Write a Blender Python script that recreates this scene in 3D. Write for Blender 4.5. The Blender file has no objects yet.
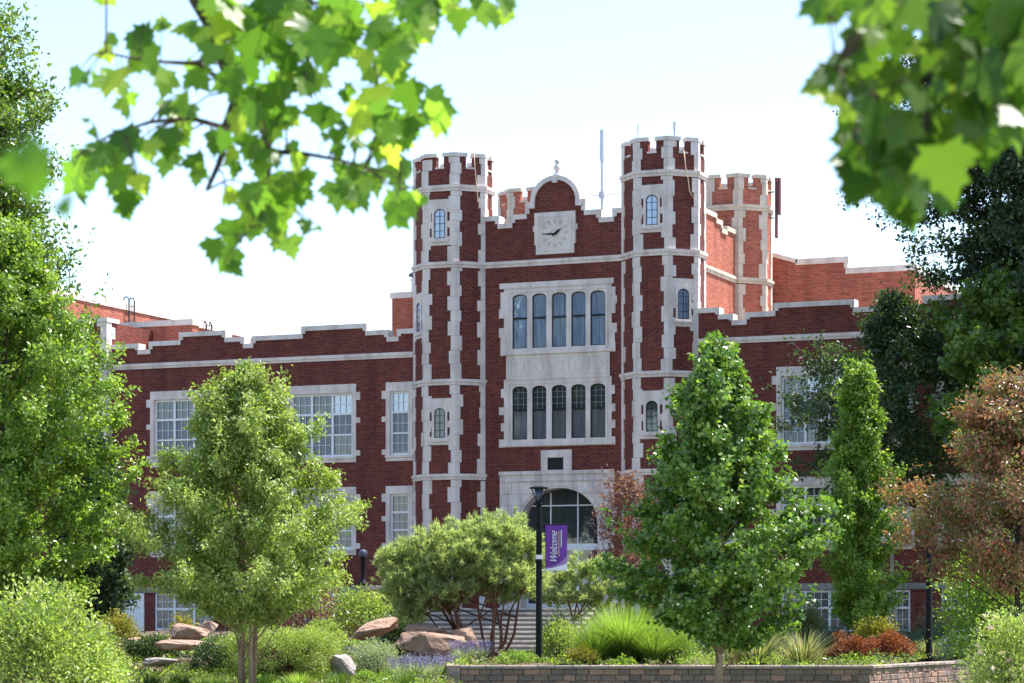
import bpy, bmesh, math, random
import numpy as np
from mathutils import Vector, Matrix
from mathutils.geometry import delaunay_2d_cdt

random.seed(7)
RNG = np.random.default_rng(11)
R = math.radians
C = bpy.context.scene.collection
S = bpy.context.scene

# ------------------------------------------------------------------ camera, sky, sun, exposure
FPX = 2560.0
YAW = R(22.6)
EYE = 1.7
CAM = Vector((93.7*math.sin(YAW), -93.7*math.cos(YAW), EYE))
FW = Vector((-math.sin(YAW), math.cos(YAW), 0))
RT = Vector((math.cos(YAW), math.sin(YAW), 0))
cd = bpy.data.cameras.new('camera')
cam = bpy.data.objects.new('camera', cd)
C.objects.link(cam)
cam.location = CAM
cam.rotation_euler = (R(90), 0, YAW)
cd.sensor_width = 36.0
cd.lens = FPX/1024*36
cd.shift_y = (620-341.5)/1024
cd.clip_start = 0.1
cd.clip_end = 6000
cd.dof.use_dof = True
cd.dof.focus_distance = 84
cd.dof.aperture_fstop = 6.6
S.camera = cam

SUN_AZ = R(45.5)      # measured from world +x towards +y: to the right of the facade and behind it
SUN_EL = R(61)
W = bpy.data.worlds.new('World')
S.world = W
W.use_nodes = True
nt = W.node_tree
bg = nt.nodes['Background']
sky = nt.nodes.new('ShaderNodeTexSky')
sky.sky_type = 'NISHITA'
sky.sun_disc = False
sky.sun_elevation = SUN_EL
sky.sun_rotation = R(90)-SUN_AZ
sky.altitude = 600
sky.air_density = 1.0
sky.dust_density = 0.9
sky.ozone_density = 0.9
nt.links.new(sky.outputs[0], bg.inputs[0])
bg.inputs[1].default_value = 0.15
sl = bpy.data.lights.new('sun', 'SUN')
sl.energy = 5.0
sl.angle = R(0.5)
sl.color = (1.0, 0.95, 0.87)
sun = bpy.data.objects.new('sun', sl)
C.objects.link(sun)
sd = Vector((math.cos(SUN_AZ)*math.cos(SUN_EL), math.sin(SUN_AZ)*math.cos(SUN_EL), math.sin(SUN_EL)))
sun.rotation_euler = sd.to_track_quat('Z', 'Y').to_euler()
sun.location = (0, 0, 60)
S.view_settings.view_transform = 'Standard'
S.view_settings.look = 'None'
S.view_settings.gamma = 1
S.view_settings.exposure = 1.22
S.cycles.max_bounces = 10
S.cycles.diffuse_bounces = 6
S.cycles.transmission_bounces = 8
S.cycles.transparent_max_bounces = 8

def at(px, py, d):
    """real point at a given distance along the viewing axis"""
    return CAM + FW*d + RT*((px-512)/FPX*d) + Vector((0, 0, (620-py)/FPX*d))

# ------------------------------------------------------------------ materials
def newmat(name):
    m = bpy.data.materials.new(name)
    m.use_nodes = True
    return m, m.node_tree, m.node_tree.nodes['Principled BSDF']

def node(t, kind, **kw):
    n = t.nodes.new(kind)
    for k, v in kw.items():
        setattr(n, k, v)
    return n

def ramp(t, stops):
    n = t.nodes.new('ShaderNodeValToRGB')
    e = n.color_ramp.elements
    while len(e) < len(stops):
        e.new(0.5)
    for el, (p, c) in zip(e, stops):
        el.position = p
        el.color = (*c, 1)
    return n

def mixc(t, mode, fac, a, b):
    n = t.nodes.new('ShaderNodeMix')
    n.data_type = 'RGBA'
    n.blend_type = mode
    for sock, val in ((n.inputs[0], fac), (n.inputs[6], a), (n.inputs[7], b)):
        if hasattr(val, 'node'):
            t.links.new(val, sock)
        elif isinstance(val, tuple):
            sock.default_value = (*val, 1)
        else:
            sock.default_value = val
    return n.outputs[2]

def noise(t, vec, scale, detail=4, rough=.55, stretch=None):
    if stretch:
        mp = t.nodes.new('ShaderNodeMapping')
        mp.inputs['Scale'].default_value = stretch
        t.links.new(vec, mp.inputs[0])
        vec = mp.outputs[0]
    n = t.nodes.new('ShaderNodeTexNoise')
    n.inputs['Scale'].default_value = scale
    n.inputs['Detail'].default_value = detail
    n.inputs['Roughness'].default_value = rough
    t.links.new(vec, n.inputs[0])
    return n.outputs[0]

def bump(t, b, h, strength, dist=.01):
    n = t.nodes.new('ShaderNodeBump')
    n.inputs['Strength'].default_value = strength
    n.inputs['Distance'].default_value = dist
    t.links.new(h, n.inputs['Height'])
    t.links.new(n.outputs[0], b.inputs['Normal'])

def brick_mat(name, c1, c2, c3, mortar, rowh=.085):
    m, t, b = newmat(name)
    uv = t.nodes.new('ShaderNodeUVMap').outputs[0]
    br = t.nodes.new('ShaderNodeTexBrick')
    t.links.new(uv, br.inputs[0])
    br.inputs['Color1'].default_value = (*c1, 1)
    br.inputs['Color2'].default_value = (*c2, 1)
    br.inputs['Mortar'].default_value = (*mortar, 1)
    br.inputs['Scale'].default_value = 1
    br.inputs['Mortar Size'].default_value = .008
    br.inputs['Mortar Smooth'].default_value = .2
    br.inputs['Bias'].default_value = -.15
    br.inputs['Brick Width'].default_value = .26
    br.inputs['Row Height'].default_value = rowh
    # course-wise tone streaks, larger blotches from firing and weather
    st = noise(t, uv, 1, 5, .7, (2.2, 11, 1))
    r1 = ramp(t, [(.36, (.72, .68, .7)), (.52, (1, 1, 1)), (.68, (1.28, 1.2, 1.15))])
    t.links.new(st, r1.inputs[0])
    col = mixc(t, 'MULTIPLY', 1.0, br.outputs[0], r1.outputs[0])
    sp = noise(t, uv, 1, 2, .5, (4.2, 11.5, 1))
    r2 = ramp(t, [(.60, (0, 0, 0)), (.68, (1, 1, 1))])
    t.links.new(sp, r2.inputs[0])
    col = mixc(t, 'MIX', r2.outputs[0], col, c3)
    bl = noise(t, uv, .35, 4, .6)
    r3 = ramp(t, [(.3, (.84, .84, .86)), (.7, (1.14, 1.12, 1.1))])
    t.links.new(bl, r3.inputs[0])
    col = mixc(t, 'MULTIPLY', 1.0, col, r3.outputs[0])
    wt = noise(t, uv, 1, 5, .65, (1.6, .16, 1))      # rain staining down the wall
    r4 = ramp(t, [(.33, (.68, .66, .67)), (.52, (1, 1, 1)), (.75, (1.08, 1.06, 1.05))])
    t.links.new(wt, r4.inputs[0])
    col = mixc(t, 'MULTIPLY', .8, col, r4.outputs[0])
    t.links.new(col, b.inputs['Base Color'])
    b.inputs['Roughness'].default_value = .85
    b.inputs['Specular IOR Level'].default_value = .25
    bump(t, b, br.outputs['Fac'], -.4, .01)
    return m

def stone_mat(name, ca, cb, scale=1.6, joints=None):
    m, t, b = newmat(name)
    uv = t.nodes.new('ShaderNodeUVMap').outputs[0]
    n1 = noise(t, uv, scale, 6, .65)
    r = ramp(t, [(.32, ca), (.68, cb)])
    t.links.new(n1, r.inputs[0])
    n2 = noise(t, uv, 1, 4, .6, (2.2, .5, 1))     # weather streaks running down
    r2 = ramp(t, [(.34, (.70, .68, .67)), (.55, (1, 1, 1))])
    t.links.new(n2, r2.inputs[0])
    col = mixc(t, 'MULTIPLY', .8, r.outputs[0], r2.outputs[0])
    if joints:
        br = t.nodes.new('ShaderNodeTexBrick')
        t.links.new(uv, br.inputs[0])
        br.inputs['Color1'].default_value = (1, 1, 1, 1)
        br.inputs['Color2'].default_value = (.93, .93, .95, 1)
        br.inputs['Mortar'].default_value = (.62, .6, .58, 1)
        br.inputs['Scale'].default_value = 1
        br.inputs['Mortar Size'].default_value = .012
        br.inputs['Brick Width'].default_value = joints[0]
        br.inputs['Row Height'].default_value = joints[1]
        col = mixc(t, 'MULTIPLY', 1.0, col, br.outputs[0])
    t.links.new(col, b.inputs['Base Color'])
    b.inputs['Roughness'].default_value = .8
    b.inputs['Specular IOR Level'].default_value = .3
    bump(t, b, n1, .25, .02)
    return m

def plain(name, col, rough=.5, metal=0, var=.12, scale=6):
    m, t, b = newmat(name)
    co = t.nodes.new('ShaderNodeTexCoord').outputs['Object']
    n = noise(t, co, scale, 4)
    r = ramp(t, [(.3, tuple(c*(1-var) for c in col)), (.7, tuple(min(1, c*(1+var)) for c in col))])
    t.links.new(n, r.inputs[0])
    t.links.new(r.outputs[0], b.inputs['Base Color'])
    b.inputs['Roughness'].default_value = rough
    b.inputs['Metallic'].default_value = metal
    if rough == .6: b.inputs['Specular IOR Level'].default_value = .15
    return m

def glass_mat(name, col, folds=0.0, rough=.03, spec=.8, wav=.15):
    """window glass whose base tint stands for blinds, a dim room or reflected sky, under a mirror-like coat"""
    m, t, b = newmat(name)
    uv = t.nodes.new('ShaderNodeUVMap').outputs[0]
    n = noise(t, uv, 1, 3, .6, (9, .6, 1))
    r = ramp(t, [(.3, tuple(c*(1-folds) for c in col)), (.7, tuple(c*(1+folds) for c in col))])
    t.links.new(n, r.inputs[0])
    t.links.new(r.outputs[0], b.inputs['Base Color'])
    b.inputs['Roughness'].default_value = .6
    b.inputs['Specular IOR Level'].default_value = .2
    gl = t.nodes.new('ShaderNodeBsdfGlossy')
    gl.inputs['Roughness'].default_value = rough
    gl.inputs['Color'].default_value = (.92, .96, 1, 1)
    n2 = noise(t, uv, 2.2, 2)
    bp = t.nodes.new('ShaderNodeBump')
    bp.inputs['Strength'].default_value = wav
    bp.inputs['Distance'].default_value = .01
    t.links.new(n2, bp.inputs['Height'])
    t.links.new(bp.outputs[0], gl.inputs['Normal'])
    mx = t.nodes.new('ShaderNodeMixShader')
    mx.inputs[0].default_value = spec
    t.links.new(b.outputs[0], mx.inputs[1])
    t.links.new(gl.outputs[0], mx.inputs[2])
    t.links.new(mx.outputs[0], t.nodes['Material Output'].inputs[0])
    return m

def leaf_mat(name, stops, trans=.45, gloss=.35, rough=.45, tboost=1.5):
    """leaf: diffuse + light coming through + a waxy sheen; colour differs leaf by leaf (attribute tint)"""
    m, t, b = newmat(name)
    a = node(t, 'ShaderNodeAttribute', attribute_name='tint')
    r = ramp(t, stops)
    t.links.new(a.outputs['Fac'], r.inputs[0])
    t.links.new(r.outputs[0], b.inputs['Base Color'])
    b.inputs['Roughness'].default_value = rough
    b.inputs['Specular IOR Level'].default_value = gloss
    tr = t.nodes.new('ShaderNodeBsdfTranslucent')
    tc = mixc(t, 'MULTIPLY', 1.0, r.outputs[0], (tboost*1.05, tboost*1.1, tboost*.52))
    t.links.new(tc, tr.inputs['Color'])
    mx = t.nodes.new('ShaderNodeMixShader')
    mx.inputs[0].default_value = trans
    t.links.new(b.outputs[0], mx.inputs[1])
    t.links.new(tr.outputs[0], mx.inputs[2])
    t.links.new(mx.outputs[0], t.nodes['Material Output'].inputs[0])
    return m

def tint_mat(name, stops, rough=.85, bumps=.6, bscale=14):
    m, t, b = newmat(name)
    a = node(t, 'ShaderNodeAttribute', attribute_name='tint')
    r = ramp(t, stops)
    t.links.new(a.outputs['Fac'], r.inputs[0])
    co = t.nodes.new('ShaderNodeTexCoord').outputs['Object']
    n = noise(t, co, bscale, 6, .7)
    r2 = ramp(t, [(.3, (.72, .70, .7)), (.7, (1.25, 1.22, 1.2))])
    t.links.new(n, r2.inputs[0])
    t.links.new(mixc(t, 'MULTIPLY', 1.0, r.outputs[0], r2.outputs[0]), b.inputs['Base Color'])
    b.inputs['Roughness'].default_value = rough
    b.inputs['Specular IOR Level'].default_value = .2
    bump(t, b, n, bumps, .03 if bscale > 6 else .12)
    return m

M = {}
M['brick'] = brick_mat('dark_red_brick', (.172, .039, .029), (.120, .029, .025), (.065, .026, .027), (.21, .10, .08))
M['brick2'] = brick_mat('bounce_lit_orange_brick', (.42, .125, .078), (.33, .092, .06), (.22, .07, .055), (.42, .22, .16))  # bounce light put into a lighter, more orange copy of the brick
M['stone'] = stone_mat('pale_limestone', (.67, .565, .52), (.80, .705, .665))
M['stone_j'] = stone_mat('jointed_limestone', (.67, .565, .52), (.80, .705, .665), joints=(.8, .42))
M['warm_stone'] = stone_mat('bounce_warm_limestone', (.52, .46, .38), (.66, .58, .48))  # creamier limestone: warm roof bounce put into the colour
M['white_stone'] = stone_mat('sunlit_white_capping', (.66, .60, .54), (.80, .74, .68))  # annex copings: glare of full sun put into a whiter stone
M['dark_stone'] = stone_mat('grey_stone', (.22, .21, .21), (.32, .30, .30))
M['white'] = plain('white_paint', (.78, .78, .80), .45, 0, .04)
M['iron'] = plain('dark_iron', (.035, .033, .035), .45, 0, .2)
M['black'] = plain('black_paint', (.010, .010, .012), .6, 0, .15)
M['bronze'] = plain('dark_bronze', (.022, .022, .024), .6, .0, .2)
M['rust'] = plain('rusty_steel', (.13, .045, .045), .6, .1, .2)
M['gal'] = plain('galvanised_mast', (.55, .57, .66), .5, .0, .06)
M['rope'] = plain('pale_rope', (.62, .52, .38), .9, 0, .1)
M['roof'] = plain('flat_roof_gravel', (.42, .38, .34), .95, 0, .1, .6)
M['gl_sky'] = glass_mat('window_glass_painted_sky', (.18, .23, .36), .4, .05, .22, .6)  # mottled blue base paints the sky reflection into the glass
M['gl_blind'] = glass_mat('window_glass_blinds', (.060, .072, .115), .35, .04, .05)
M['gl_dark'] = glass_mat('window_glass_dark', (.022, .026, .032), .3, .03, .09)
M['gl_curt'] = glass_mat('window_glass_curtains', (.10, .10, .115), .35, .05, .06)
M['lead'] = plain('lead_cames', (.30, .33, .38), .6, 0, .1)
M['purple'] = plain('purple_banner_cloth', (.16, .040, .30), .75, 0, .25, 2.5)
M['lilac'] = plain('lilac_banner_print', (.34, .20, .46), .75, 0, .2, 3)
M['letter'] = plain('white_lettering', (.85, .82, .86), .7, 0, .02)
M['gold'] = plain('gold_lettering', (.75, .42, .16), .7, 0, .02)
M['bark'] = tint_mat('grey_brown_bark', [(0, (.09, .065, .05)), (1, (.17, .13, .10))], .95, .8, 20)
M['bark_grey'] = tint_mat('bare_grey_twigs', [(0, (.20, .17, .14)), (1, (.34, .29, .24))], .95, .5, 20)
M['bark_red'] = tint_mat('reddish_pine_bark', [(0, (.10, .045, .035)), (1, (.20, .10, .075))], .95, .8, 20)
M['bark_pale'] = tint_mat('pale_tan_bark', [(0, (.24, .17, .11)), (1, (.36, .26, .18))], .95, .5, 20)
M['bark_dark'] = tint_mat('dark_bark', [(0, (.035, .028, .024)), (1, (.07, .055, .045))], .95, .6, 20)
M['rock'] = tint_mat('sandstone', [(0, (.27, .17, .13)), (.5, (.40, .27, .21)), (1, (.50, .36, .29))], .92, .9, 5)
M['rock_grey'] = tint_mat('grey_limestone_slab', [(0, (.28, .26, .25)), (1, (.42, .38, .36))], .92, .9, 5)
M['block'] = tint_mat('concrete_garden_block', [(0, (.20, .155, .140)), (.5, (.28, .200, .172)), (.85, (.37, .235, .19)), (1, (.42, .25, .20))], .95, .9, 18)
M['cap'] = tint_mat('concrete_cap', [(0, (.26, .225, .21)), (.5, (.34, .29, .265)), (1, (.40, .29, .25))], .95, .6, 18)
M['step'] = tint_mat('stone_step', [(0, (.26, .245, .23)), (.5, (.40, .38, .35)), (1, (.56, .53, .49))], .9, .5, 8)
# foliage colours (dark to light leaf)
M['lf_linden'] = leaf_mat('leaf_fresh_green', [(0, (.080, .145, .018)), (.6, (.195, .305, .040)), (1, (.38, .48, .11))], .45, .6, .36)
M['lf_light'] = leaf_mat('leaf_light_green', [(0, (.11, .165, .032)), (.6, (.25, .33, .072)), (1, (.45, .50, .19))], .45, .6, .36)
M['lf_maple'] = leaf_mat('leaf_maple', [(0, (.044, .098, .015)), (.6, (.115, .215, .032)), (.9, (.22, .33, .06)), (1, (.36, .43, .12))], .42, .7, .33)
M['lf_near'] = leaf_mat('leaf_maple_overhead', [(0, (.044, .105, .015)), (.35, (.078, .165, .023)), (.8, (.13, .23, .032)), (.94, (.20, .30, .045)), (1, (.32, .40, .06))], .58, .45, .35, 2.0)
M['lf_near_shade'] = leaf_mat('leaf_maple_overhead_shaded', [(0, (.038, .090, .014)), (.7, (.075, .145, .022)), (.93, (.13, .21, .03)), (1, (.26, .33, .04))], .5, .4, .35, 1.8)  # shaded copy of the overhead leaf: shade put into darker greens
M['lf_tall'] = leaf_mat('leaf_tall_tree', [(0, (.055, .105, .018)), (.7, (.13, .21, .034)), (1, (.24, .32, .07))], .42, .6, .36)
M['lf_dark'] = leaf_mat('leaf_dark_green', [(0, (0.021, 0.040, 0.016)), (.7, (0.042, 0.075, 0.026)), (1, (0.081, 0.125, 0.043))], .32, .5, .38)
M['lf_spruce'] = leaf_mat('leaf_deep_green', [(0, (0.034, 0.059, 0.024)), (.7, (0.061, 0.104, 0.036)), (1, (0.118, 0.173, 0.057))], .38, .5, .38)
M['lf_bronze'] = leaf_mat('leaf_bronze', [(0, (.08, .11, .030)), (.30, (.16, .21, .052)), (.44, (.29, .13, .085)), (.62, (.40, .17, .13)), (.70, (.18, .24, .055)), (.86, (.42, .15, .095)), (1, (.56, .09, .055))], .42, .6, .35, 1.15)
M['lf_plum'] = leaf_mat('leaf_plum', [(0, (.15, .065, .055)), (.6, (.27, .13, .115)), (1, (.40, .24, .20))], .42, .3, .5, 1.2)
M['lf_pine'] = leaf_mat('pine_needles', [(0, (.20, .255, .115)), (.6, (.35, .41, .20)), (1, (.50, .54, .29))], .45, .3)
M['lf_grass'] = leaf_mat('ornamental_grass', [(0, (0.122, 0.201, 0.041)), (.7, (0.215, 0.322, 0.068)), (1, (0.334, 0.417, 0.109))], .5, .3)
M['lf_lawn'] = leaf_mat('lawn_grass', [(0, (.05, .10, .02)), (1, (.12, .18, .04))], .4, .3)
M['lf_gold'] = leaf_mat('leaf_golden', [(0, (.13, .14, .025)), (.6, (.24, .22, .03)), (1, (.36, .30, .05))], .4, .3)
M['lf_olive'] = leaf_mat('leaf_olive', [(0, (0.103, 0.122, 0.046)), (.6, (0.183, 0.196, 0.078)), (1, (0.282, 0.276, 0.124))], .42, .3)
M['lf_silver'] = leaf_mat('leaf_silver', [(0, (.20, .25, .16)), (.6, (.32, .38, .26)), (1, (.46, .50, .40))], .35, .3)
M['lf_blue'] = leaf_mat('leaf_blue_juniper', [(0, (.06, .10, .075)), (.6, (.11, .17, .12)), (1, (.18, .25, .18))], .3, .3)
M['lf_red'] = leaf_mat('leaf_barberry', [(0, (.12, .034, .020)), (.6, (.25, .070, .034)), (1, (.38, .14, .06))], .42, .3, .5, 1.1)
M['lf_yucca'] = leaf_mat('leaf_yucca', [(0, (.13, .16, .06)), (.6, (.22, .24, .11)), (1, (.42, .36, .19))], .35, .4)
M['lf_tan'] = leaf_mat('leaf_tan_pink', [(0, (.16, .13, .08)), (.6, (.25, .19, .13)), (1, (.34, .25, .18))], .35, .3)
M['petal_violet'] = leaf_mat('lavender_flowers', [(0, (.16, .14, .32)), (1, (.30, .26, .50))], .3, .2, .6, 1.0)
M['petal_rose'] = leaf_mat('pale_rose_petals', [(0, (.62, .42, .38)), (1, (.82, .72, .66))], .35, .2, .6, 1.0)

def ground_mat(name, stops, sc, big=.12):
    m, t, b = newmat(name)
    co = t.nodes.new('ShaderNodeTexCoord').outputs['Object']
    n = noise(t, co, sc, 8, .7)
    r = ramp(t, stops)
    t.links.new(n, r.inputs[0])
    n2 = noise(t, co, big, 4)
    r2 = ramp(t, [(.3, (.75, .78, .75)), (.7, (1.2, 1.15, 1.1))])
    t.links.new(n2, r2.inputs[0])
    t.links.new(mixc(t, 'MULTIPLY', 1.0, r.outputs[0], r2.outputs[0]), b.inputs['Base Color'])
    b.inputs['Roughness'].default_value = .95
    bump(t, b, n, .7, .05)
    return m
M['lawn'] = ground_mat('lawn', [(.3, (.035, .065, .014)), (.7, (.085, .125, .030))], 9)
M['mulch'] = ground_mat('bark_mulch', [(.3, (.06, .038, .028)), (.55, (.12, .08, .058)), (.75, (.21, .15, .11))], 11)

# ------------------------------------------------------------------ mesh helpers
class MB:
    def __init__(s):
        s.v, s.f, s.t = [], [], []
        s.frame()
    def frame(s, o=(0, 0, 0), t=(1, 0)):
        s.o = o
        s.tx = t
        s.n = (t[1], -t[0])
        return s
    def P(s, u, y, z):      # u along the wall, y inward from its face, z up
        return (s.o[0]+s.tx[0]*u-s.n[0]*y, s.o[1]+s.tx[1]*u-s.n[1]*y, s.o[2]+z)
    def add(s, vs, fs, tint=0.5, raw=False):
        b = len(s.v)
        s.v += [tuple(p) if raw else s.P(*p) for p in vs]
        s.f += [tuple(b+i for i in f) for f in fs]
        s.t += [tint]*len(vs)
    def box(s, x0, x1, y0, y1, z0, z1, tint=.5):
        vs = [(x, y, z) for z in (z0, z1) for y in (y0, y1) for x in (x0, x1)]
        s.add(vs, [(0, 2, 3, 1), (4, 5, 7, 6), (0, 1, 5, 4), (2, 6, 7, 3), (0, 4, 6, 2), (1, 3, 7, 5)], tint)
    def prism(s, poly, z0, z1, tint=.5, raw=True):      # poly: xy points, counter-clockwise
        n = len(poly)
        vs = [(x, y, z0) for x, y in poly]+[(x, y, z1) for x, y in poly]
        fs = [tuple(range(n-1, -1, -1)), tuple(range(n, 2*n))]
        fs += [(i, (i+1) % n, n+(i+1) % n, n+i) for i in range(n)]
        s.add(vs, fs, tint, raw)
    def plate(s, outer, holes, y0, y1):
        """x-z outline with holes, from depth y0 (outside) to y1 (inside)"""
        loops = [outer]+list(holes)
        vs, es = [], []
        for lp in loops:
            b = len(vs)
            vs += [Vector((p[0], p[1])) for p in lp]
            es += [(b+i, b+(i+1) % len(lp)) for i in range(len(lp))]
        ov, oe, of, _, _, _ = delaunay_2d_cdt(vs, es, [], 0, 1e-5)
        def inside(p, lp):
            r = False
            for i in range(len(lp)):
                x0, y0_ = lp[i-1][0], lp[i-1][1]; x1, y1_ = lp[i][0], lp[i][1]
                if (y0_ > p[1]) != (y1_ > p[1]) and p[0] < (x1-x0)*(p[1]-y0_)/(y1_-y0_)+x0:
                    r = not r
            return r
        keep = []
        for f in of:
            cc = (sum(ov[i].x for i in f)/len(f), sum(ov[i].y for i in f)/len(f))
            if inside(cc, outer) and not any(inside(cc, h) for h in holes):
                keep.append(f)
        of = keep
        n = len(ov)
        pts = [(p.x, y0, p.y) for p in ov]+[(p.x, y1, p.y) for p in ov]
        fs = []
        for f in of:
            a, b_, c = [ov[i] for i in f[:3]]
            ccw = (b_.x-a.x)*(c.y-a.y)-(b_.y-a.y)*(c.x-a.x) > 0
            f = tuple(f) if ccw else tuple(reversed(f))
            fs.append(f)
            fs.append(tuple(n+i for i in reversed(f)))
        s.add(pts, fs)
        for k, lp in enumerate(loops):
            area = sum(lp[i][0]*lp[(i+1) % len(lp)][1]-lp[(i+1) % len(lp)][0]*lp[i][1] for i in range(len(lp)))
            m = len(lp)
            q = [(p[0], y0, p[1]) for p in lp]+[(p[0], y1, p[1]) for p in lp]
            out = (area > 0) == (k == 0)
            sf = [((i, m+i, m+(i+1) % m, (i+1) % m) if not out else (i, (i+1) % m, m+(i+1) % m, m+i)) for i in range(m)]
            sf = [tuple(reversed(f)) for f in sf]
            s.add(q, sf)
    def tube(s, pts, radii, n=6, tint=.5, cap=True):
        pts = [Vector(p) for p in pts]
        b = len(s.v)
        for i, p in enumerate(pts):
            d = (pts[min(i+1, len(pts)-1)]-pts[max(i-1, 0)]).normalized()
            a = d.orthogonal().normalized() if abs(d.z) < .9 else d.cross(Vector((1, 0, 0))).normalized()
            c = d.cross(a)
            for k in range(n):
                q = p+(a*math.cos(2*math.pi*k/n)+c*math.sin(2*math.pi*k/n))*radii[i]
                s.v.append(tuple(q))
                s.t.append(tint)
        for i in range(len(pts)-1):
            for k in range(n):
                s.f.append((b+i*n+k, b+i*n+(k+1) % n, b+(i+1)*n+(k+1) % n, b+(i+1)*n+k))
        if cap:
            s.f.append(tuple(b+k for k in reversed(range(n))))
            s.f.append(tuple(b+(len(pts)-1)*n+k for k in range(n)))
    def lathe(s, c, prof, n=20, tint=.5):
        b = len(s.v)
        for r, z in prof:
            for k in range(n):
                s.v.append((c[0]+r*math.cos(2*math.pi*k/n), c[1]+r*math.sin(2*math.pi*k/n), c[2]+z))
                s.t.append(tint)
        m = len(prof)
        for i in range(m-1):
            for k in range(n):
                s.f.append((b+i*n+k, b+i*n+(k+1) % n, b+(i+1)*n+(k+1) % n, b+(i+1)*n+k))
        s.f.append(tuple(b+k for k in reversed(range(n))))
        s.f.append(tuple(b+(m-1)*n+k for k in range(n)))
    def build(s, name, mat, parent=None, smooth=False, bevel=0):
        me = bpy.data.meshes.new(name)
        me.from_pydata(s.v, [], s.f)
        return finish(me, name, mat, parent, smooth, s.t, bevel)

def finish(me, name, mat, parent=None, smooth=False, tint=None, bevel=0):
    me.update()
    if tint is not None and len(tint):
        a = me.attributes.new('tint', 'FLOAT', 'POINT')
        a.data.foreach_set('value', np.asarray(tint, dtype=np.float32))
    # box-style UVs in metres: along the wall and up
    nl = len(me.loops)
    if nl:
        co = np.empty(len(me.vertices)*3, np.float32)
        me.vertices.foreach_get('co', co)
        co = co.reshape(-1, 3)
        vi = np.empty(nl, np.int32)
        me.loops.foreach_get('vertex_index', vi)
        nor = np.empty(len(me.polygons)*3, np.float32)
        me.polygons.foreach_get('normal', nor)
        nor = nor.reshape(-1, 3)
        lt = np.empty(len(me.polygons), np.int32)
        me.polygons.foreach_get('loop_total', lt)
        ln = np.repeat(nor, lt, axis=0)
        p = co[vi]
        h = np.hypot(ln[:, 0], ln[:, 1])+1e-9
        u = (p[:, 0]*-ln[:, 1]+p[:, 1]*ln[:, 0])/h
        flat = np.abs(ln[:, 2]) > .7
        uv = np.stack([np.where(flat, p[:, 0], u), np.where(flat, p[:, 1], p[:, 2])], 1).astype(np.float32)
        me.uv_layers.new(name='UVMap').data.foreach_set('uv', uv.ravel())
    if smooth:
        me.polygons.foreach_set('use_smooth', np.ones(len(me.polygons), bool))
    me.materials.append(mat)
    o = bpy.data.objects.new(name, me)
    C.objects.link(o)
    if parent:
        o.parent = parent
        o.matrix_parent_inverse = Matrix.Translation(parent_world(parent)).inverted()
    if bevel:
        bm = bmesh.new()
        bm.from_mesh(me)
        bmesh.ops.bevel(bm, geom=[e for e in bm.edges if len(e.link_faces) == 2 and e.calc_face_angle(0) > .6], offset=bevel, segments=1, affect='EDGES')
        bm.to_mesh(me)
        bm.free()
    return o

def parent_world(o):
    w = Vector(o.location)
    # parts are meshes with identity transforms: only a thing's Empty carries a location
    return w if o.parent is None else (Vector(o.parent.location) if o.parent.parent is None else Vector(o.parent.parent.location))

def fix_parent(o, parent):
    o.parent = parent
    root = parent
    while root.parent:
        root = root.parent
    if parent is root:
        o.matrix_parent_inverse = Matrix.Translation(root.location).inverted()
    else:
        o.matrix_parent_inverse = Matrix.Identity(4)

_old_finish = finish
def finish(me, name, mat, parent=None, smooth=False, tint=None, bevel=0):
    o = _old_finish(me, name, mat, None, smooth, tint, bevel)
    if parent:
        fix_parent(o, parent)
    return o

def tag(o, label=None, cat=None, group=None, kind=None):
    if label: o['label'] = label
    if cat: o['category'] = cat
    if group: o['group'] = group
    if kind: o['kind'] = kind
    return o

def thing(name, label, cat, loc=(0, 0, 0), group=None):
    o = bpy.data.objects.new(name, None)
    C.objects.link(o)
    o.location = loc
    o.empty_display_size = .3
    return tag(o, label, cat, group)

def arch_loop(cx, z0, zs, zt, hw, n=14):
    """opening: flat sill at z0, sides to zs, round head to zt"""
    pts = [(cx-hw, z0), (cx+hw, z0), (cx+hw, zs)]
    for i in range(1, n):
        a = math.pi*i/n
        pts.append((cx+hw*math.cos(a), zs+(zt-zs)*math.sin(a)**.9))
    pts.append((cx-hw, zs))
    return pts

def rect(x0, x1, z0, z1):
    return [(x0, z0), (x1, z0), (x1, z1), (x0, z1)]

# ------------------------------------------------------------------ the ground
def smooth(a, b, x):
    t = min(1, max(0, (x-a)/(b-a)))
    return t*t*(3-2*t)

S_WALL = (460-512)/FPX*62.0      # lateral start of the garden wall
def ground_z(d, s):
    """height of the planted slope at distance d, lateral s"""
    back = .58+max(0, min(d, 90)-63)*.026
    front_left = .06+smooth(58, 73, d)*.78
    w = smooth(S_WALL-.2, S_WALL+.0, s) if d < 65.3 else smooth(S_WALL-1.6, S_WALL+.1, s)*(1-smooth(65.3, 67, d))+smooth(65.3, 67, d)
    z = back*w+front_left*(1-w)
    k = smooth(64, 70, d)*smooth(-4.2, -2.9, s)*(1-smooth(2.6, 3.8, s))
    z = z*(1-k)+.46*k
    return z if d > 57 else z*0+.0

def gp(px, d, dz=0.0):
    p = CAM+FW*d+RT*((px-512)/FPX*d)
    p.z = ground_z(d, (px-512)/FPX*d)+dz
    return p

def camgrid(name, srange, drange, zf, mat):
    vs, fs = [], []
    for d in drange:
        for s_ in srange:
            p = CAM+FW*d+RT*s_
            vs.append((p.x, p.y, zf(d, s_)))
    n = len(srange)
    for i in range(len(drange)-1):
        for j in range(n-1):
            fs.append((i*n+j, i*n+j+1, (i+1)*n+j+1, (i+1)*n+j))
    me = bpy.data.meshes.new(name)
    me.from_pydata(vs, [], fs)
    return finish(me, name, mat, None, True)

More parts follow.
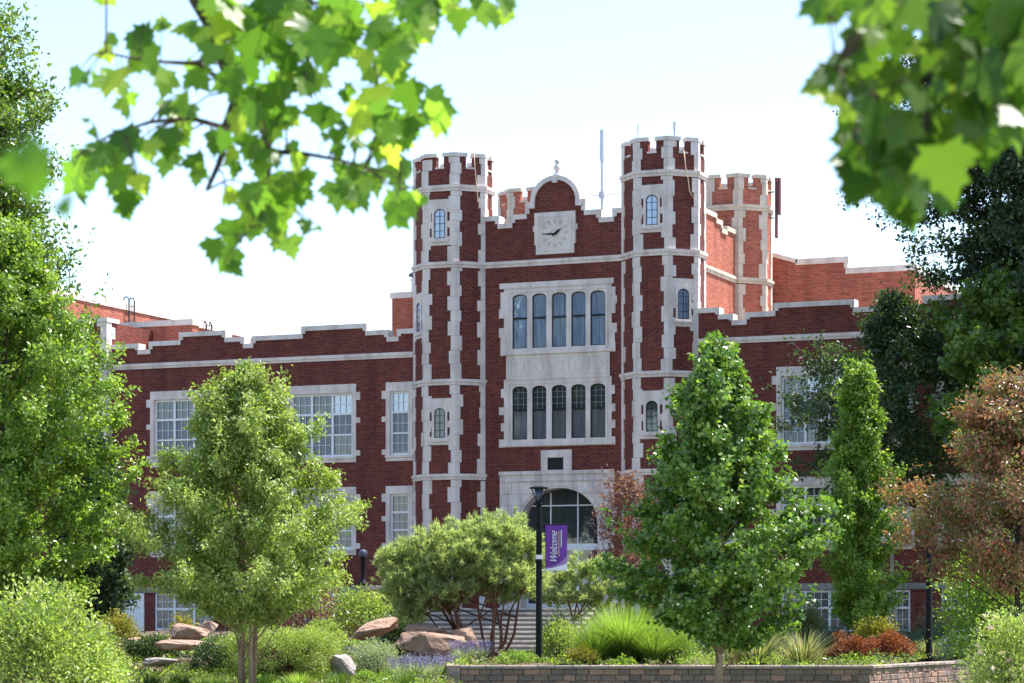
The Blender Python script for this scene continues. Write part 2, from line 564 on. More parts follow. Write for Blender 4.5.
g = camgrid('ground', [-2500, -600, -150, -60, -30, -15, 0, 15, 30, 60, 150, 600, 2500],
            [-2500, -600, -150, -40, -10, 0, 20, 40, 55, 56.9, 120, 300, 800, 3000], lambda d, s: 0.0 if d < 57 else -.05, M['lawn'])
tag(g, kind='structure')
ss = [(-34+i*.8) for i in range(int((S_WALL+34-1.6)/.8))]+[S_WALL-1.5, S_WALL-1, S_WALL-.6, S_WALL-.3, S_WALL-.16, S_WALL-.08, S_WALL+.1, S_WALL+.5]+[S_WALL+.9+.8*i for i in range(44)]
pv = camgrid('bounce_pavement', [-120, -40, 0, 40, 120], [6, 20, 40, 54.5], lambda d, s: .02, ground_mat('bounce_concrete', [(.3, (.36, .34, .31)), (.7, (.47, .45, .42))], 3))  # unseen pale paving added to bounce sunlight up onto the facade
tag(pv, kind='structure')
# right of the garden wall's front the bed starts behind the wall; its front edge follows the wall line
def wall_front(s):
    return 57.0+5.25*(1 if s > S_WALL-.12 else 0)+max(0, (s-8.65))*2.6
bed_d = [0, .4, .8, 1.5, 2.5, 4, 6, 8, 10, 13, 16, 20, 24, 28, 33, 38, 45]
vs, fs = [], []
for i, dd in enumerate(bed_d):
    for s_ in ss:
        w0 = wall_front(s_)
        d = w0+(dd if w0 < 70 else dd)
        p = CAM+FW*d+RT*s_
        vs.append((p.x, p.y, ground_z(d, s_)+.03*math.sin(s_*2.1+d)+.02*math.sin(s_*5.3-d*1.7)))
n = len(ss)
for i in range(len(bed_d)-1):
    for j in range(n-1):
        fs.append((i*n+j, i*n+j+1, (i+1)*n+j+1, (i+1)*n+j))
me = bpy.data.meshes.new('garden_ground')
me.from_pydata(vs, [], fs)
tag(finish(me, 'garden_ground', M['mulch'], None, True), kind='structure')

# ------------------------------------------------------------------ the school building
XC = 1.72                          # centre line of the entrance bay
school = thing('school_building', 'red brick school with four crenellated towers and pale stone trim behind the garden', 'building', (XC, 0, 1.0))
BASE = .75

def coping(mb, pts, th=.16, over=.07, y0=-.07, y1=.45):
    """stone capping along a stepped parapet line; pts run left to right"""
    for (x0, z0), (x1, z1) in zip(pts[:-1], pts[1:]):
        if abs(z1-z0) < 1e-4:
            mb.box(x0-.03, x1+.03, y0, y1, z0-th, z0+.02)
        elif abs(x1-x0) < 1e-4:
            lo, hi = min(z0, z1), max(z0, z1)
            if z1 > z0:
                mb.box(x0-.025, x0+th-.025, y0+.004, y1-.004, lo+.021, hi-th-.001)
            else:
                mb.box(x0-th+.025, x0+.025, y0+.004, y1-.004, lo+.021, hi-th-.001)

def surround(mb, x0, x1, z0, z1, lint=.33, sill=.22, side=.16, proud=.05, teeth=True):
    """stone frame round an opening x0..x1, z0..z1, with toothed blocks at the sides"""
    mb.plate(rect(x0-side, x1+side, z0-sill, z1+lint), [rect(x0, x1, z0, z1)], -proud, .22)
    mb.box(x0-side-.02, x1+side+.02, -proud-.05, -proud+.001-.004, z0-.09, z0-.005)
    if teeth:
        h = z1-z0
        for zz, hh in ((z1-.28, .30), (z1-.28-h*.36, .20), (z0+.02-sill*0, .20)):
            for sx, xx in ((-1, x0-side), (1, x1+side)):
                a, b = (xx-.17, xx+.01) if sx < 0 else (xx-.01, xx+.17)
                mb.box(a, b, -proud+.006, .05, zz, zz+hh)

def grid_frame(mb, x0, x1, z0, z1, cols, transom=None, y=.07, fr=.08, mull=.09, mid=None, munt=3, rows_top=2, rows_low=4):
    """white timber window: outer frame, mullions, transom, sash bars"""
    yy = (y, y+.06)
    mb.plate(rect(x0, x1, z0, z1), [rect(x0+fr, x1-fr, z0+fr, z1-fr)], *yy)
    w = (x1-x0)/cols
    for i in range(1, cols):
        mb.box(x0+w*i-mull/2, x0+w*i+mull/2, y-.008, y+.05, z0+fr, z1-fr)
    if transom:
        for i in range(cols):
            mb.box(x0+w*i+(fr if i == 0 else mull/2), x0+w*(i+1)-(fr if i == cols-1 else mull/2), y-.004, y+.05, transom-.04, transom+.04)
    lo_top = transom-.04 if transom else z1-fr
    for i in range(cols):
        a = x0+w*i+(fr if i == 0 else mull/2)
        b = x0+w*(i+1)-(fr if i == cols-1 else mull/2)
        for k in range(1, munt):
            xx = a+(b-a)*k/munt
            mb.box(xx-.0085, xx+.0085, y+.02, y+.05, z0+fr, lo_top)
            if transom:
                mb.box(xx-.0085, xx+.0085, y+.02, y+.05, transom+.04, z1-fr)
        for k in range(1, rows_low):
            zz = z0+fr+(lo_top-z0-fr)*k/rows_low
            t = .03 if (mid and k == rows_low//2) else .0085
            mb.box(a, b, y+.024-(.02 if t > .02 else 0), y+.048, zz-t, zz+t)
        if transom:
            for k in range(1, rows_top):
                zz = transom+.04+(z1-fr-transom-.04)*k/rows_top
                mb.box(a, b, y+.024, y+.048, zz-.010, zz+.010)

def wing_window(x0, x1, z0, z1, cols, transom, mats_top, mats_low, lint=.33):
    m = MB(); surround(m, x0, x1, z0, z1, lint)
    w = m.build('window', M['stone'], school)
    m = MB(); grid_frame(m, x0, x1, z0, z1, cols, transom, mid=True)
    m.build('frame', M['white'], w)
    ww = (x1-x0)/cols
    for i in range(cols):
        rb = random.Random(int(x0*7+z0*31)+i)
        fz = z0+.03+(transom-.01-z0-.03)*rb.choice((0, 0, .08, .3, .5, .5))
        if fz > z0+.06:
            m = MB(); m.box(x0+ww*i+.03, x0+ww*(i+1)-.03, .125, .2, z0+.03, fz-.002)
            m.build('lower_pane', M['gl_dark'], w)
        m = MB(); m.box(x0+ww*i+.03, x0+ww*(i+1)-.03, .125, .2, fz, transom-.01)
        m.build('blind_pane', M[mats_low[i % len(mats_low)]], w)
        m = MB(); m.box(x0+ww*i+.03, x0+ww*(i+1)-.03, .125, .2, transom+.01, z1-.03)
        m.build('upper_pane', M[mats_top[i % len(mats_top)]], w)
    return w

WINS = [  # x0, x1, cols
    (-15.06, -12.46, 3), (-9.10, -6.49, 3), (-4.93, -4.15, 1),
    (7.60, 8.38, 1), (10.22, 12.82, 3), (14.05, 14.83, 1), (15.9, 18.5, 3), (21.0, 23.6, 3)]
F2 = (7.85, 10.24); F1 = (4.36, 6.40); FB = (1.30, 2.74)
TOPM = [('gl_dark', 'gl_dark', 'gl_sky'), ('gl_dark', 'gl_dark', 'gl_sky'), ('gl_sky',), ('gl_sky',), ('gl_dark', 'gl_sky', 'gl_sky'), ('gl_dark',), ('gl_dark',), ('gl_sky',)]
def wing(x0, x1, outline, sel):
    """outline: parapet line left to right"""
    holes = []
    for i in sel:
        a, b, c = WINS[i]
        for z0, z1 in (F2, F1):
            holes.append(rect(a-.03, b+.03, z0-.03, z1+.03))
        holes.append(rect(a, b, *FB))
    outer = [(x0, BASE), (x1, BASE)]+list(reversed(outline))
    m = MB(); m.plate(outer, holes, 0, .4)
    m.build('wing_wall', M['brick'], school)
    m = MB(); coping(m, outline)
    m.build('parapet_coping', M['stone'], school)
    m = MB()
    m.box(x0, x1, -.09, .05, 11.56, 11.68); m.box(x0, x1, -.05, .05, 11.47, 11.56)
    m.build('string_course', M['stone'], school)
    m = MB()
    m.box(x0, x1, -.07, .02, 2.76, 2.98)
    m.build('base_course', M['dark_stone'], school)
    for i in sel:
        a, b, c = WINS[i]
        wing_window(a, b, *F2, c, 9.46, TOPM[i], ('gl_blind',))
        wing_window(a, b, *F1, c, 5.72, ('gl_dark',), ('gl_curt', 'gl_dark'), .30)
        m = MB(); grid_frame(m, a, b, FB[0], FB[1]-.0, c, 2.12, rows_low=2)
        fr = m.build('basement_window', M['white'], school)
        m = MB(); m.box(a+.03, b-.03, .125, .2, FB[0]+.03, FB[1]-.03)
        m.build('pane', M['gl_curt'], fr)
    # flat roof behind the parapet
    m = MB(); m.box(x0, x1, .4, 11.5, 11.2, 11.4)
    m.build('roof', M['roof'], school)

TL, TR = -2.52, 5.72
# tower plan: front face, 45-degree faces, short side faces
FWD, CH, SD = .61, .82, .83     # half front width, chamfer, side length
def tower_poly(cx, y0, grow=0.0):
    a, c, t = FWD, CH, SD
    pts = [(-a, -c), (a, -c), (a+c, 0), (a+c, t), (a, t+c), (-a, t+c), (-a-c, t), (-a-c, 0)]
    if grow:
        out = []
        n = len(pts)
        for i in range(n):
            p0, p1, p2 = pts[i-1], pts[i], pts[(i+1) % n]
            def nrm(a_, b_):
                dx, dy = b_[0]-a_[0], b_[1]-a_[1]
                L = math.hypot(dx, dy)
                return dy/L, -dx/L
            n1, n2 = nrm(p0, p1), nrm(p1, p2)
            k = grow/(1+n1[0]*n2[0]+n1[1]*n2[1])
            out.append((p1[0]+(n1[0]+n2[0])*k, p1[1]+(n1[1]+n2[1])*k))
        pts = out
    return [(cx+x, y0+y) for x, y in pts]

wing(-16.98, TL-FWD-CH, [(-16.98, 12.45), (-15.75, 12.45), (-15.75, 12.2), (-15.25, 12.2), (-15.25, 12.5), (-13.9, 12.5), (-13.9, 12.8), (-11.9, 12.8), (-11.9, 12.52),
     (-11.1, 12.52), (-11.1, 12.25), (-10.72, 12.25), (-10.72, 12.52), (-8.6, 12.52), (-8.6, 12.8), (-5.9, 12.8), (-5.9, 12.52), (-5.02, 12.52), (-5.02, 12.25), (-4.6, 12.25), (-4.6, 12.52), (TL-FWD-CH, 12.52)], (0, 1, 2))
wing(TR+FWD+CH, 26.0, [(TR+FWD+CH, 12.75), (7.95, 12.75), (7.95, 12.5), (8.45, 12.5), (8.45, 12.27), (8.95, 12.27), (8.95, 12.52), (10.0, 12.52), (10.0, 12.8), (12.85, 12.8), (12.85, 12.52),
     (14.05, 12.52), (14.05, 12.25), (14.5, 12.25), (14.5, 12.52), (15.3, 12.52), (15.3, 12.8), (19.2, 12.8), (19.2, 12.52), (26.0, 12.52)], (3, 4, 5, 6, 7))

COURSES = (6.95, 10.42, 14.72, 17.53)
TOPZ = 18.82
def tower(cx, y0, brick, stone, front_windows, side_window=0):
    poly = tower_poly(cx, y0)
    n = len(poly)
    m = MB(); m.prism(poly, BASE, 18.0)
    sh = m.build('tower', brick, school)
    # parapet with one crenel in every face
    m = MB(); cp = MB()
    for i in range(n):
        a, b = Vector(poly[i]), Vector(poly[(i+1) % n])
        L = (b-a).length
        t = (b-a)/L
        m.frame((a.x, a.y, 0), (t.x, t.y)); cp.frame((a.x, a.y, 0), (t.x, t.y))
        g = .15
        m.plate([(.0, 18.0), (L, 18.0), (L, TOPZ-.12), (L/2+g, TOPZ-.12), (L/2+g, 18.28), (L/2-g, 18.28), (L/2-g, TOPZ-.12), (0, TOPZ-.12)], [], 0.0, .22)
        for x0, x1 in ((-.02, L/2-g+.04), (L/2+g-.04, L+.02)):
            cp.box(x0, x1, -.045, .26, TOPZ-.14, TOPZ)
        cp.box(L/2-g-.03, L/2+g+.03, -.04, .27, 18.24, 18.30)
    m.build('battlement', brick, sh)
    cp.build('battlement_coping', stone, sh)
    m = MB(); m.prism(tower_poly(cx, y0, -.23), 17.97, 18.05)
    m.build('tower_roof', M['roof'], sh)
    # stone courses
    for z in COURSES:
        m = MB()
        m.prism(tower_poly(cx, y0, .10), z+.0, z+.11)
        m.prism(tower_poly(cx, y0, .055), z-.11, z+.001)
        m.build('tower_course', stone, sh)
    # corner stones of alternating length
    rnd = random.Random(int(cx*10)+int(y0*7))
    e = .03
    for i in (0, 1, 2, 3, 6, 7):
        p = Vector(poly[i]); pa = (Vector(poly[i-1])-p).normalized(); pb = (Vector(poly[(i+1) % n])-p).normalized()
        na = Vector((-pa.y, pa.x)); nb = Vector((pb.y, -pb.x))
        k = e/(1+na.dot(nb))
        mit = p+(na+nb)*k
        z = BASE
        m = MB()
        k_ = rnd.randint(0, 1)
        while z < TOPZ-.16:
            h = rnd.choice((.40, .46, .52, .56))
            z1 = min(z+h, TOPZ-.15)
            for c in COURSES:
                if z < c-.11 < z1: z1 = c-.115
            if any(abs(z-(c-.115)) < 1e-6 for c in COURSES):
                z = z+.23; continue
            if z1-z > .08:
                la, lb = ((.28, .155), (.155, .28), (.23, .18), (.17, .24))[k_ % 4]
                la *= rnd.uniform(.9, 1.1); lb *= rnd.uniform(.9, 1.1)
                if i in (3, 7+99): la = min(la, .2)
                q = [p+pa*la+na*e, mit, p+pb*lb+nb*e, p+pb*lb-nb*.02, p-(na+nb)*.01, p+pa*la-na*.02]
                m.prism([(v.x, v.y) for v in q], z+.004, z1-.004)
                k_ += rnd.choice((1, 1, 3))
            z = z1
        m.build('quoins', stone, sh)
    # slit windows in stone frames
    for fi, z0, z1, arched in front_windows:
        a, b = Vector(poly[fi]), Vector(poly[(fi+1) % n])
        t = (b-a).normalized(); mid = (a+b)/2
        s = MB(); s.frame((mid.x, mid.y, 0), (t.x, t.y))
        hw = .215
        W_, zb, zt = .52, z0-.26, z1+.36
        op = arch_loop(0, z0, z1-.2, z1, hw)
        ins = [rect(-.40, -.30, z0+.05, z0+.38), rect(-.40, -.30, z0+.62, z0+.95), rect(.30, .40, z0+.05, z0+.38), rect(.30, .40, z0+.62, z0+.95)]
        s.plate(rect(-W_, W_, zb, zt), [op]+ins, -.028, -.001)
        s.plate(rect(-.31, .31, z0-.1, z1+.1), [arch_loop(0, z0, z1-.2, z1, hw+.01)], -.05, -.0285)
        s.box(-.36, .36, -.09, -.0295, z0-.14, z0-.06)
        s.build('window_surround', stone, sh)
        s = MB(); s.frame((mid.x, mid.y, 0), (t.x, t.y))
        s.plate(arch_loop(0, z0, z1-.2, z1, hw+.004), [], -.014, -.002)
        s.build('window_pane', M['gl_sky'] if z0 > 12 else M['gl_dark'], sh)
        s = MB(); s.frame((mid.x, mid.y, 0), (t.x, t.y))
        s.plate(arch_loop(0, z0, z1-.2, z1, hw+.002), [arch_loop(0, z0+.03, z1-.2, z1-.03, hw-.03)], -.026, -.0145)
        s.box(-.012, .012, -.022, -.0145, z0+.03, z1-.03)
        for q in range(1, 4):
            s.box(-hw+.03, hw-.03, -.0205, -.0146, z0+(z1-z0)*q/4-.010, z0+(z1-z0)*q/4+.010)
        s.build('window_bars', M['bronze'], sh)
    return sh

tower(TL, 0, M['brick'], M['stone'], [(0, 15.70, 16.77, 1), (0, 8.38, 9.47, 1), (7, 12.36, 13.42, 1)])
tower(TR, 0, M['brick'], M['stone'], [(0, 15.70, 16.77, 1), (0, 8.38, 9.47, 1), (1, 12.36, 13.44, 1)])
tower(TL, 8.1, M['brick2'], M['warm_stone'], [])
tower(TR, 8.2, M['brick2'], M['warm_stone'], [])

# entrance bay between the towers
BL, BR = TL+FWD+CH, TR-FWD-CH
c = XC
half = [(.90, 16.92), (1.15, 16.92), (1.15, 16.5), (1.72, 16.5), (1.72, 16.2), (2.24, 16.2), (2.24, 16.5), (BR-c, 16.5)]
dome = [(c+.9*math.cos(a), 16.92+.86*math.sin(a)) for a in [math.pi*i/20 for i in range(21)]]
right = [(c+x, z) for x, z in half]
left = [(c-x, z) for x, z in reversed(half)]
left[0] = (BL, 16.5)
AW, AS, AT = 1.5, 5.15, 6.50     # entrance arch: half width, springing, crown
ACX = 1.86
UL = [(.325, .295), (1.09, .28), (1.865, .285), (2.62, .28), (3.37, .29)]   # lights: centre, half width
wl = [rect(-.18, 3.75, 8.2, 13.8)]
outer = [(BL, BASE), (BR, BASE)]+list(reversed(right))+dome[1:-1]+list(reversed(left))
m = MB(); m.plate(outer, [rect(-.2, 3.8, 8.15, 13.85), rect(ACX-1.9, ACX+1.9, BASE+.02, 6.9)], 0, .45)
m.build('bay_wall', M['brick'], school)
m = MB(); m.box(BL, BR, .45, 8.5, 15.3, 15.5)
m.build('roof', M['roof'], school)
m = MB()
coping(m, right); coping(m, left)
ring = [(c+.97*math.cos(a), 16.92+.93*math.sin(a)) for a in [math.pi*i/24 for i in range(25)]]
ring_in = [(c+.80*math.cos(a), 16.92+.76*math.sin(a)) for a in [math.pi*i/24 for i in range(25)]]
m.plate(ring+list(reversed(ring_in)), [], -.10, .5)
m.box(c-1.06, c-.80, -.11, .5, 16.70, 16.919); m.box(c+.80, c+1.06, -.11, .5, 16.70, 16.919)
m.box(c-.10, c+.10, -.13, .5, 17.58, 17.70)
m.build('gable_coping', M['stone'], school)
m = MB(); m.lathe((c, .15, 17.82), [(.16, 0), (.17, .08), (.08, .13), (.07, .2), (.11, .28), (.13, .36), (.09, .43), (.05, .46), (.09, .52), (.11, .58), (.08, .64), (.02, .67)], 14)
m.build('finial', M['stone'], school, True)
m = MB()
m.box(BL, BR, -.10, .04, 14.72, 14.83); m.box(BL, BR, -.055, .04, 14.61, 14.72)
m.build('cornice', M['stone'], school)

# clock
m = MB()
m.plate([(.98, 15.0), (2.46, 15.0), (2.46, 15.35), (2.52, 15.35), (2.52, 16.52), (.92, 16.52), (.92, 15.35), (.98, 15.35)], [[(c+.55*math.cos(-2*math.pi*i/36), 15.75+.55*math.sin(-2*math.pi*i/36)) for i in range(36)]], -.10, .02)
m.box(.86, .919, -.08, .02, 15.85, 16.05); m.box(2.521, 2.58, -.08, .02, 15.85, 16.05)
m.plate(rect(1.06, 2.38, 15.12, 16.40), [rect(1.12, 2.32, 15.18, 16.34)], -.115, -.1005)
ck = m.build('clock', M['stone'], school)
m = MB()
m.plate([(c+.56*math.cos(2*math.pi*i/36), 15.75+.56*math.sin(2*math.pi*i/36)) for i in range(36)], [], -.088, -.02)
m.build('dial', M['stone'], ck)
m = MB()
for k in range(12):     # carved hour marks
    a = 2*math.pi*k/12
    cx_, cz_ = c+.44*math.cos(a), 15.75+.44*math.sin(a)
    pts = []
    for q in range(10):
        b_ = 2*math.pi*q/10
        u, v = .085*math.cos(b_), .05*math.sin(b_)
        pts.append((cx_+u*math.cos(a)-v*math.sin(a), cz_+u*math.sin(a)+v*math.cos(a)))
    m.plate(pts, [[(cx_+(p[0]-cx_)*.55, cz_+(p[1]-cz_)*.55) for p in reversed(pts)]], -.105, -.0881)
m.plate([(c+.16*math.cos(2*math.pi*i/20), 15.75+.16*math.sin(2*math.pi*i/20)) for i in range(20)], [[(c+.13*math.cos(-2*math.pi*i/20), 15.75+.13*math.sin(-2*math.pi*i/20)) for i in range(20)]], -.10, -.0882)
m.build('hour_marks', M['warm_stone'], ck)
for nm, ang, L, w in (('minute_hand', R(178), .47, .045), ('hour_hand', R(36), .34, .06)):
    m = MB()
    ca, sa = math.cos(ang), math.sin(ang)
    def hp(u, v): return (c+u*ca-v*sa, 15.72+u*sa+v*ca)
    y = -.118 if nm == 'minute_hand' else -.131
    m.plate([hp(-.10, -w*.5), hp(L*.5, -w*.7), hp(L, 0), hp(L*.5, w*.7), hp(-.10, w*.5)], [], y, y+.01)
    m.build(nm, M['black'], ck)

# two five-light windows and the carved panel between them
def five_lights(z0, z1, tr, top, low, zb, zt, glt, gll, lead):
    m = MB()
    ops = [arch_loop(x, z0, z1-.16, z1, hw) for x, hw in UL]
    m.plate(rect(-.30, 3.90, zb, zt), ops, -.05, .30)
    m.plate(rect(-.46 if top else -.30, 3.98 if top else 3.90, zt-.001, zt+(.20 if top else .02)), [], -.09, .06)
    m.plate(rect(-.16, 3.76, zb+.10, zt-.08), [rect(-.08, 3.68, zb+.18, zt-.16)], -.075, -.0505)
    m.box(-.34, 3.94, -.11, -.0515, zb+.02, zb+.12)
    h = zt-zb
    rr = random.Random(int(z0*10))
    z = zb
    k = 0
    while z < zt-.3:
        hh = rr.uniform(.28, .36)
        if k % 2 == 0 or rr.random() < .15:
            ex = rr.choice((.12, .2, .14))
            m.box(-.30-ex, -.301, -.046, .05, z, z+hh); m.box(3.901, 3.90+rr.choice((.12, .2, .14)), -.046, .05, z+.0, z+hh)
        z += hh; k += 1
    w = m.build('stone_window', M['stone'], school)
    for x, hw in UL:
        m = MB(); m.plate(arch_loop(x, tr, z1-.16, z1-.002, hw+.01), [], .05, .07)
        m.build('upper_pane', M[glt], w)
        m = MB(); m.box(x-hw-.01, x+hw+.01, .05, .07, z0-.01, tr-.004)
        m.build('lower_pane', M[gll], w)
        m = MB()
        m.plate(arch_loop(x, z0, z1-.16, z1, hw+.004), [arch_loop(x, z0+.03, z1-.16, z1-.028, hw-.026)], .015, .048)
        m.box(x-hw+.03, x+hw-.03, .008, .047, tr-.03, tr+.03)
        m.build('sash', M['bronze'], w)
        if lead:
            m = MB()
            for q in (-1, 1):
                m.box(x+q*hw*.36-.006, x+q*hw*.36+.006, .035, .0485, tr+.03, z1-.06)
            for zz in (tr+.22, tr+.45, tr+.65):
                m.box(x-hw+.04, x+hw-.04, .037, .0486, zz-.006, zz+.006)
            m.build('lead_bars', M['lead'], w)
    return w
five_lights(11.62, 13.60, 12.72, True, None, 11.37, 13.82, 'gl_sky', 'gl_sky', False)
five_lights(8.29, 10.24, 9.36, False, None, 8.02, 10.47, 'gl_dark', 'gl_curt', True)
m = MB()
m.plate(rect(-.22, 3.82, 10.492, 11.368), [], -.035, .1)
for x, hw in UL:
    m.plate(rect(x-.36, x+.36, 10.60, 11.27), [rect(x-.32, x+.32, 10.64, 11.23)], -.05, -.0355)
    sh = [(x-.17, 11.12), (x-.17, 10.90), (x-.10, 10.78), (x, 10.71), (x+.10, 10.78), (x+.17, 10.90), (x+.17, 11.12)]
    m.plate(list(reversed(sh)), [[(x+(p[0]-x)*.7, 10.93+(p[1]-10.93)*.7) for p in sh]], -.052, -.0352)
m.build('carved_panel', M['stone'], school)

# dark plaque over the door
m = MB(); m.plate(rect(1.16, 2.36, 7.135, 7.88), [rect(1.42, 2.04, 7.136+.02, 7.60)], -.06, .02)
m.box(1.30, 2.16, -.085, -.0601, 7.62, 7.70)
pl = m.build('plaque', M['stone'], school)
m = MB(); m.plate(rect(1.42, 2.04, 7.15, 7.6), [], -.02, .01)
m.build('plaque_panel', M['bronze'], pl)

# entrance
ex0, ex1 = -.46, 4.0
m = MB()
arch = arch_loop(ACX, BASE+.02, AS, AT, AW, 24)
m.plate(rect(ex0, ex1, BASE+.01, 7.12), [arch], -.06, .62)
m.plate(rect(ex0-.02, ex1+.02, 7.0, 7.128), [], -.13, -.0605)
inner = [(p[0], p[1]) for p in arch_loop(ACX, BASE+.03, AS, AT+.17, AW+.20, 24)]
m.plate(inner, [arch_loop(ACX, BASE+.031, AS, AT+.08, AW+.09, 24)], -.10, -.0605)
m.plate(rect(ex0+.22, ex1-.22, BASE+.04, 6.86), [rect(ex0+.32, ex1-.32, BASE+.05, 6.76)], -.095, -.0604)
for zz in (1.2, 2.3, 3.4, 4.5, 5.4):
    m.box(ex0-.16, ex0-.001, -.05, .05, zz, zz+.4); m.box(ex1+.001, ex1+.14, -.05, .05, zz, zz+.4)
ent = m.build('entrance_arch', M['stone_j'], school)
m = MB(); m.plate(arch_loop(ACX, 4.46, AS, AT+.02, AW+.02, 24), [], .55, .58)
m.build('fanlight', M['gl_dark'], ent)
m = MB()
m.box(ACX-AW, ACX+AW, .46, .54, 4.34, 4.48)
m.box(ACX-.55, ACX-.51, .49, .54, 4.48, 6.35); m.box(ACX+.51, ACX+.55, .49, .54, 4.48, 6.35)
m.box(ACX-AW+.1, ACX+AW-.1, .495, .54, 5.86, 5.90)
m.build('transom', M['white'], ent)
for x0 in (-1.5, -.5, .5):
    m = MB(); m.plate(rect(ACX+x0, ACX+x0+1.0, 2.1, 4.34), [rect(ACX+x0+.09, ACX+x0+.91, 2.3, 3.02), rect(ACX+x0+.09, ACX+x0+.91, 3.12, 4.24)], .47, .53)
    dr = m.build('door', M['white'], ent)
    m = MB(); m.box(ACX+x0+.08, ACX+x0+.92, .50, .52, 2.28, 4.26)
    m.build('door_glass', M['gl_dark'], ent)

# sides and rear of the central block, rear of the building
SW = [(0, 16.9), (3.9, 16.9), (3.9, 16.72), (4.6, 16.72), (4.6, 16.45), (5.2, 16.45), (5.2, 16.62), (6.4, 16.62)]
m = MB(); m.frame((6.2, 1.0, 0), (0, 1))
m.plate([(0, 11.3), (6.4, 11.3)]+list(reversed(SW)), [], 0, .4)
m.build('side_wall', M['brick2'], school)
m = MB(); m.frame((6.2, 1.0, 0), (0, 1))
coping(m, SW)
m.box(0, 6.4, -.1, .05, 14.72, 14.84); m.box(0, 6.4, -.055, .05, 14.6, 14.72)
m.build('side_coping', M['warm_stone'], school)
m = MB()
m.box(TL-FWD-CH+.1, TL-FWD-CH+.5, .7, 8.3, 11.3, 16.1)
m.box(BL-.5, BR+.5, 9.2, 9.6, 11.3, 16.4)
m.box(-16.9, -16.5, .4, 11.5, BASE, 12.4); m.box(25.6, 26.0, .4, 11.5, BASE, 12.5); m.box(-16.9, 26, 11.5, 11.9, BASE, 12.4)
m.build('rear_wall', M['brick2'], school)

# end pavilion at the left, half hidden by trees
m = MB(); m.plate([(-24, BASE), (-17.0, BASE), (-17.0, 13.35), (-17.9, 13.35), (-17.9, 13.35), (-24, 13.35)][:3]+[(-24, 13.35)], [rect(-19.6, -18.3, 7.9, 10.2), rect(-19.6, -18.3, 4.3, 6.4)], -.35, .4)
m.box(-17.4, -17.0, .4, 6, 12.0, 13.35)
m.build('pavilion_wall', M['brick'], school)
m = MB(); m.box(-24, -16.93, -.43, .5, 13.34, 13.5); m.box(-24, -16.93, -.40, -.351, 11.5, 11.7)
z = BASE
k = 0
while z < 13.2:
    h = .46
    m.box(-17.0-(.42 if k % 2 else .26), -16.97, -.38, -.0 if k % 2 else .25, z, min(z+h-.01, 13.33))
    z += h; k += 1
m.plate(rect(-19.8, -18.1, 7.6, 10.6), [rect(-19.6, -18.3, 7.9, 10.2)], -.40, -.2)
for zz in (12.05, 12.6):
    m.box(-18.9, -17.75, -.39, -.36, zz, zz+.42)
m.build('pavilion_trim', M['stone'], school)
m = MB(); grid_frame(m, -19.6, -18.3, 7.9, 10.2, 2, 9.4, y=-.25)
pw = m.build('pavilion_window', M['white'], school)
m = MB(); m.box(-19.58, -18.32, -.205, -.17, 7.93, 10.17); m.box(-19.58, -18.32, -.205, -.17, 4.33, 6.37)
m.build('pane', M['gl_blind'], pw)
m = MB(); m.box(-17.0, -16.62, -.02, .03, 1.2, 2.75); m.box(-16.45, -15.5, -.035, .03, 1.2, 2.74)
m.build('basement_door', M['white'], school)
m = MB(); m.plate(rect(-16.6, -15.75, 1.3, 2.5), [], -.04, -.0355)

# ------------------------------------------------------------------ annexes behind and roof equipment
def annex(label, poly_front, x_side, y0, y1, cop, base=9.0, ramp_pts=None):
    t = thing('brick_annex', label, 'building', ((poly_front[0][0]+poly_front[1][0])/2, y0, base))
    m = MB(); m.frame((0, y0, 0), (1, 0))
    m.plate(poly_front, [], 0, .4)
    zr = poly_front[2][1]
    m.frame()
    xs = poly_front[1][0]; xl = poly_front[0][0]
    m.box(xs-.4, xs, y0+.4, y1, base, zr)
    m.box(xl, xl+.4, y0+.4, y1, base, zr)
    m.box(xl+.4, xs-.4, y1-.4, y1, base, zr-.1)
    m.build('wall', M['brick2'], t)
    m = MB(); m.frame((0, y0, 0), (1, 0))
    for (a, za), (b, zb) in cop:
        if abs(za-zb) < .01:
            m.box(a-.06, b+.06, -.06, .46, za-.2, za+.03)
        elif abs(a-b) < .01:
            m.box(a-.12, a+.03, -.055, .455, min(za, zb)+.031, max(za, zb)-.141)
        else:
            m.add([(a, -.06, za-.14), (b, -.06, zb-.14), (b, -.06, zb+.03), (a, -.06, za+.03), (a, .46, za-.14), (b, .46, zb-.14), (b, .46, zb+.03), (a, .46, za+.03)],
                  [(0, 1, 2, 3), (7, 6, 5, 4), (3, 2, 6, 7), (0, 4, 5, 1), (0, 3, 7, 4), (1, 5, 6, 2)])
    m.frame()
    m.box(xs-.46, xs+.06, y0+.462, y1, zr-.26, zr+.028)
    m.box(xl-.06, xl+.46, y0+.462, y1, zr-.26, zr+.028)
    m.build('coping', M['white_stone'], t)
    m = MB(); m.box(xl+.4, xs-.4, y0+.4, y1-.4, zr-.8, zr-.6)
    m.build('roof', M['roof'], t)
    return t
annex('long orange brick wall rising above the left wing roof, with a ladder on it', [(-46, 9), (-22.0, 9), (-22.0, 15.37), (-46, 15.37)], -22, 3, 34,
      [((-46, 15.37), (-22.0, 15.37))])
annex('low orange brick rooftop block just behind the left wing parapet', [(-21.0, 9), (-15.2, 9), (-15.2, 13.72), (-21.0, 13.72)], -15.2, 3.2, 12,
      [((-21.0, 13.72), (-15.2, 13.72))])
